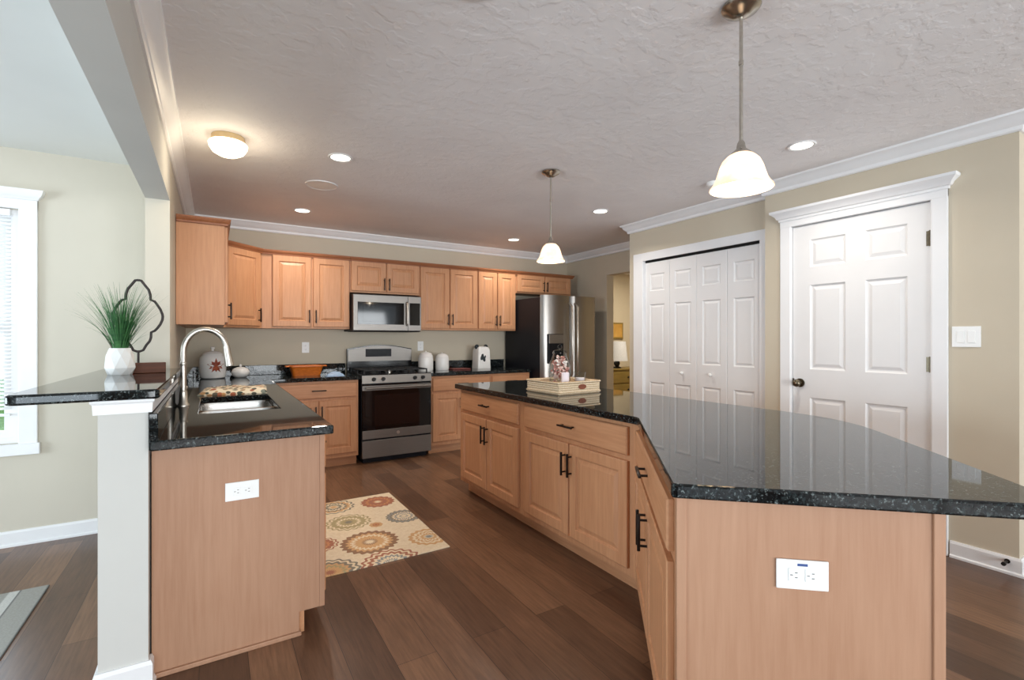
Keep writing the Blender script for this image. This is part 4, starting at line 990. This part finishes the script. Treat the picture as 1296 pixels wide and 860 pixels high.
# ------------------------------------------------------------------ tray on the island
ZI = 0.9055
ty = thing('wicker_tray', 'pale wicker tray on the far half of the island', 'tray', (2.115, 2.745, ZI), RAD(2))
a, b, h, k = 0.185, 0.18, 0.082, 0.014
MB().box(-a, a, -b, b, 0, 0.012).build('tray_bottom', 'wicker', ty)
MB().box(-a, a, -b, -b + k, 0.0122, h, .004).box(-a, a, b - k, b, 0.0122, h, .004).box(-a, -a + k, -b + k, b - k, 0.0122, h, .004).box(a - k, a, -b + k, b - k, 0.0122, h, .004).build('tray_sides', 'wicker', ty)
m = MB()
for z in (0.012, h - 0.002): m.tube([(-a, -b, z), (a, -b, z), (a, b, z), (-a, b, z), (-a, -b, z)], 0.0075, 8)
m.build('braided_rim', 'wicker', ty, smooth=60)
MB().lathe([(0.0, -0.001), (0.034, -0.001), (0.036, 0.003), (0.0, 0.003)], seg=20, sy=0.5).build('handle_hole', 'amber', ty).matrix_local = Matrix.Translation((0.02, -b - 0.0005, 0.048)) @ Matrix.Rotation(RAD(90), 4, 'X')
cj = thing('candy_jar', 'tall clear glass jar filled with wrapped sweets in the wicker tray', 'jar', (2.13, 2.80, ZI + 0.0125))
MB().lathe([(0, 0.001), (0.055, 0.001), (0.062, 0.008), (0.078, 0.06), (0.084, 0.12), (0.076, 0.19), (0.055, 0.235), (0.05, 0.255), (0.047, 0.255), (0.052, 0.233), (0.073, 0.189), (0.081, 0.12), (0.075, 0.06), (0.059, 0.010), (0.0, 0.006)], seg=36).build('jar', 'jar', cj, smooth=50)
ld = MB().lathe([(0.052, 0.2555), (0.056, 0.26), (0.05, 0.275), (0.025, 0.287), (0, 0.289)], seg=28).build('lid', 'jar', cj, smooth=50)
MB().sphere((0, 0, 0.305), 0.018).build('knob', 'jar', ld, smooth=50)
def candy_mat():
    t = NT('wrapped_sweets'); vo = t.node('ShaderNodeTexVoronoi'); vo.inputs['Scale'].default_value = 34; t.link(t.coord(), vo.inputs['Vector'])
    s_ = t.node('ShaderNodeSeparateColor'); t.link(vo.outputs['Color'], s_.inputs[0])
    t.link(t.ramp(s_.outputs[0], [(0.0, lin((236, 204, 192))), (0.35, lin((214, 150, 138))), (0.6, lin((150, 84, 74))), (0.8, lin((240, 226, 220)))]), t.b.inputs['Base Color']); t.set(0.35); return t.m
M['candy'] = candy_mat()
m = MB()
for i in range(150):
    z = random.uniform(0.022, 0.236); R_ = 0.055 if z < .03 else 0.064 if z < .15 else 0.050 if z < .2 else 0.036
    a_ = random.uniform(0, 2 * pi); r_ = R_ * sqrt(random.uniform(0.15, 1)); m.sphere((r_ * cos(a_), r_ * sin(a_), z), random.uniform(0.010, 0.0135), (1, .8, .9), 1)
o = m.build('sweets', 'candy', smooth=60, weld=False); o.location = (2.13, 2.80, ZI + 0.0125); tag(o, 'pink, white and brown sweets heaped inside the glass jar', 'sweets', kind='stuff')
o = thing('pillar_candle', 'short white candle standing in front of the sweets jar', 'candle', (2.085, 2.68, ZI + 0.0125))
MB().lathe([(0, 0), (0.027, 0), (0.027, 0.124), (0.024, 0.128), (0, 0.125)], seg=24).build('wax', 'candle', o, smooth=40); MB().cyl((0, 0, .124), (0, 0, .137), .0012, seg=6).build('wick', 'black_matte', o)
o = thing('glass_tumbler', 'glass tumbler with pale wax at the right side of the wicker tray', 'tumbler', (2.225, 2.69, ZI + 0.0125))
MB().lathe([(0, 0.0005), (0.034, 0.0005), (0.044, 0.125), (0.041, 0.125), (0.031, 0.009), (0, 0.008)], seg=28).build('glass', 'jar', o, smooth=40); MB().lathe([(0, 0.0095), (0.030, 0.0095), (0.036, 0.085), (0, 0.085)], seg=24).build('wax', 'candle', o, smooth=40)
o = MB().lathe([(0, 0), (0.026, 0), (0.028, 0.03), (0.024, 0.034), (0, 0.030)], seg=24).build('tealight_cup', 'amber', smooth=40); o.location = (1.985, 2.72, ZI + 0.0125); tag(o, 'small brown candle cup at the left inside the wicker tray', 'candle')

# ------------------------------------------------------------------ the room past the doorway
o = thing('picture', 'ochre framed canvas on the cream wall past the doorway', 'picture', (6.02, 6.6, 1.28))
MB().box(-0.45, 0.45, -0.03, 0, 0, 0.30, .004).build('frame', 'olive', o); MB().box(-0.42, 0.42, -0.034, -0.029, 0.03, 0.27).build('canvas', 'ochre', o)
o = thing('sideboard', 'olive brown wooden chest in the room past the doorway', 'chest', (5.65, 6.12, 0.0))
MB().box(0, 0.95, 0, 0.42, 0.06, 0.74).box(0.03, 0.92, 0.03, 0.4, 0, 0.06).build('body', 'olive', o); MB().box(-0.02, 0.97, -0.02, 0.43, 0.7405, 0.765, .004).build('top', 'olive', o)
for k in range(3):
    d_ = MB().box(0.03, 0.92, -0.018, -0.001, 0.09 + k * .215, 0.285 + k * .215, .004).build('drawer', 'olive', o); MB().sphere((0.475, -0.03, 0.19 + k * .215), 0.016).build('knob', 'black_matte', d_)
o = thing('table_lamp', 'table lamp with a pale drum shade on the olive chest', 'lamp', (6.05, 6.30, 0.766))
MB().lathe([(0, 0), (0.07, 0), (0.07, 0.015), (0.03, 0.03), (0.055, 0.08), (0.05, 0.11), (0.015, 0.14), (0.01, 0.2), (0, 0.2)], seg=24).build('base', 'black_matte', o, smooth=40)
MB().lathe([(0.19, 0.13), (0.15, 0.47), (0.147, 0.47), (0.187, 0.13)], seg=32).build('lamp_shade', 'linen', o, smooth=60)
hl = area('hall_fill_light', (5.9, 5.2, ZC - 0.02), (0, 0, 0), 0.6, 0.6, 40, (1, 0.9, 0.72))  # added fill lamp for the room past the doorway, no fixture modelled

# ------------------------------------------------------------------ door stop on the baseboard
o = thing('door_stop', 'small dark door stop on the white baseboard below the light switch', 'door stop', (XP - 0.0145, 0.83, 0.07), RAD(-90))
MB().cyl((0, 0, 0), (0, -0.055, 0), 0.006, seg=12).cyl((0, 0, 0), (0, -0.006, 0), 0.012, seg=16).build('rod', 'bronze', o, smooth=40)
MB().cyl((0, -0.0555, 0), (0, -0.07, 0), 0.010, seg=16).build('rubber_tip', 'black_matte', o, smooth=40)
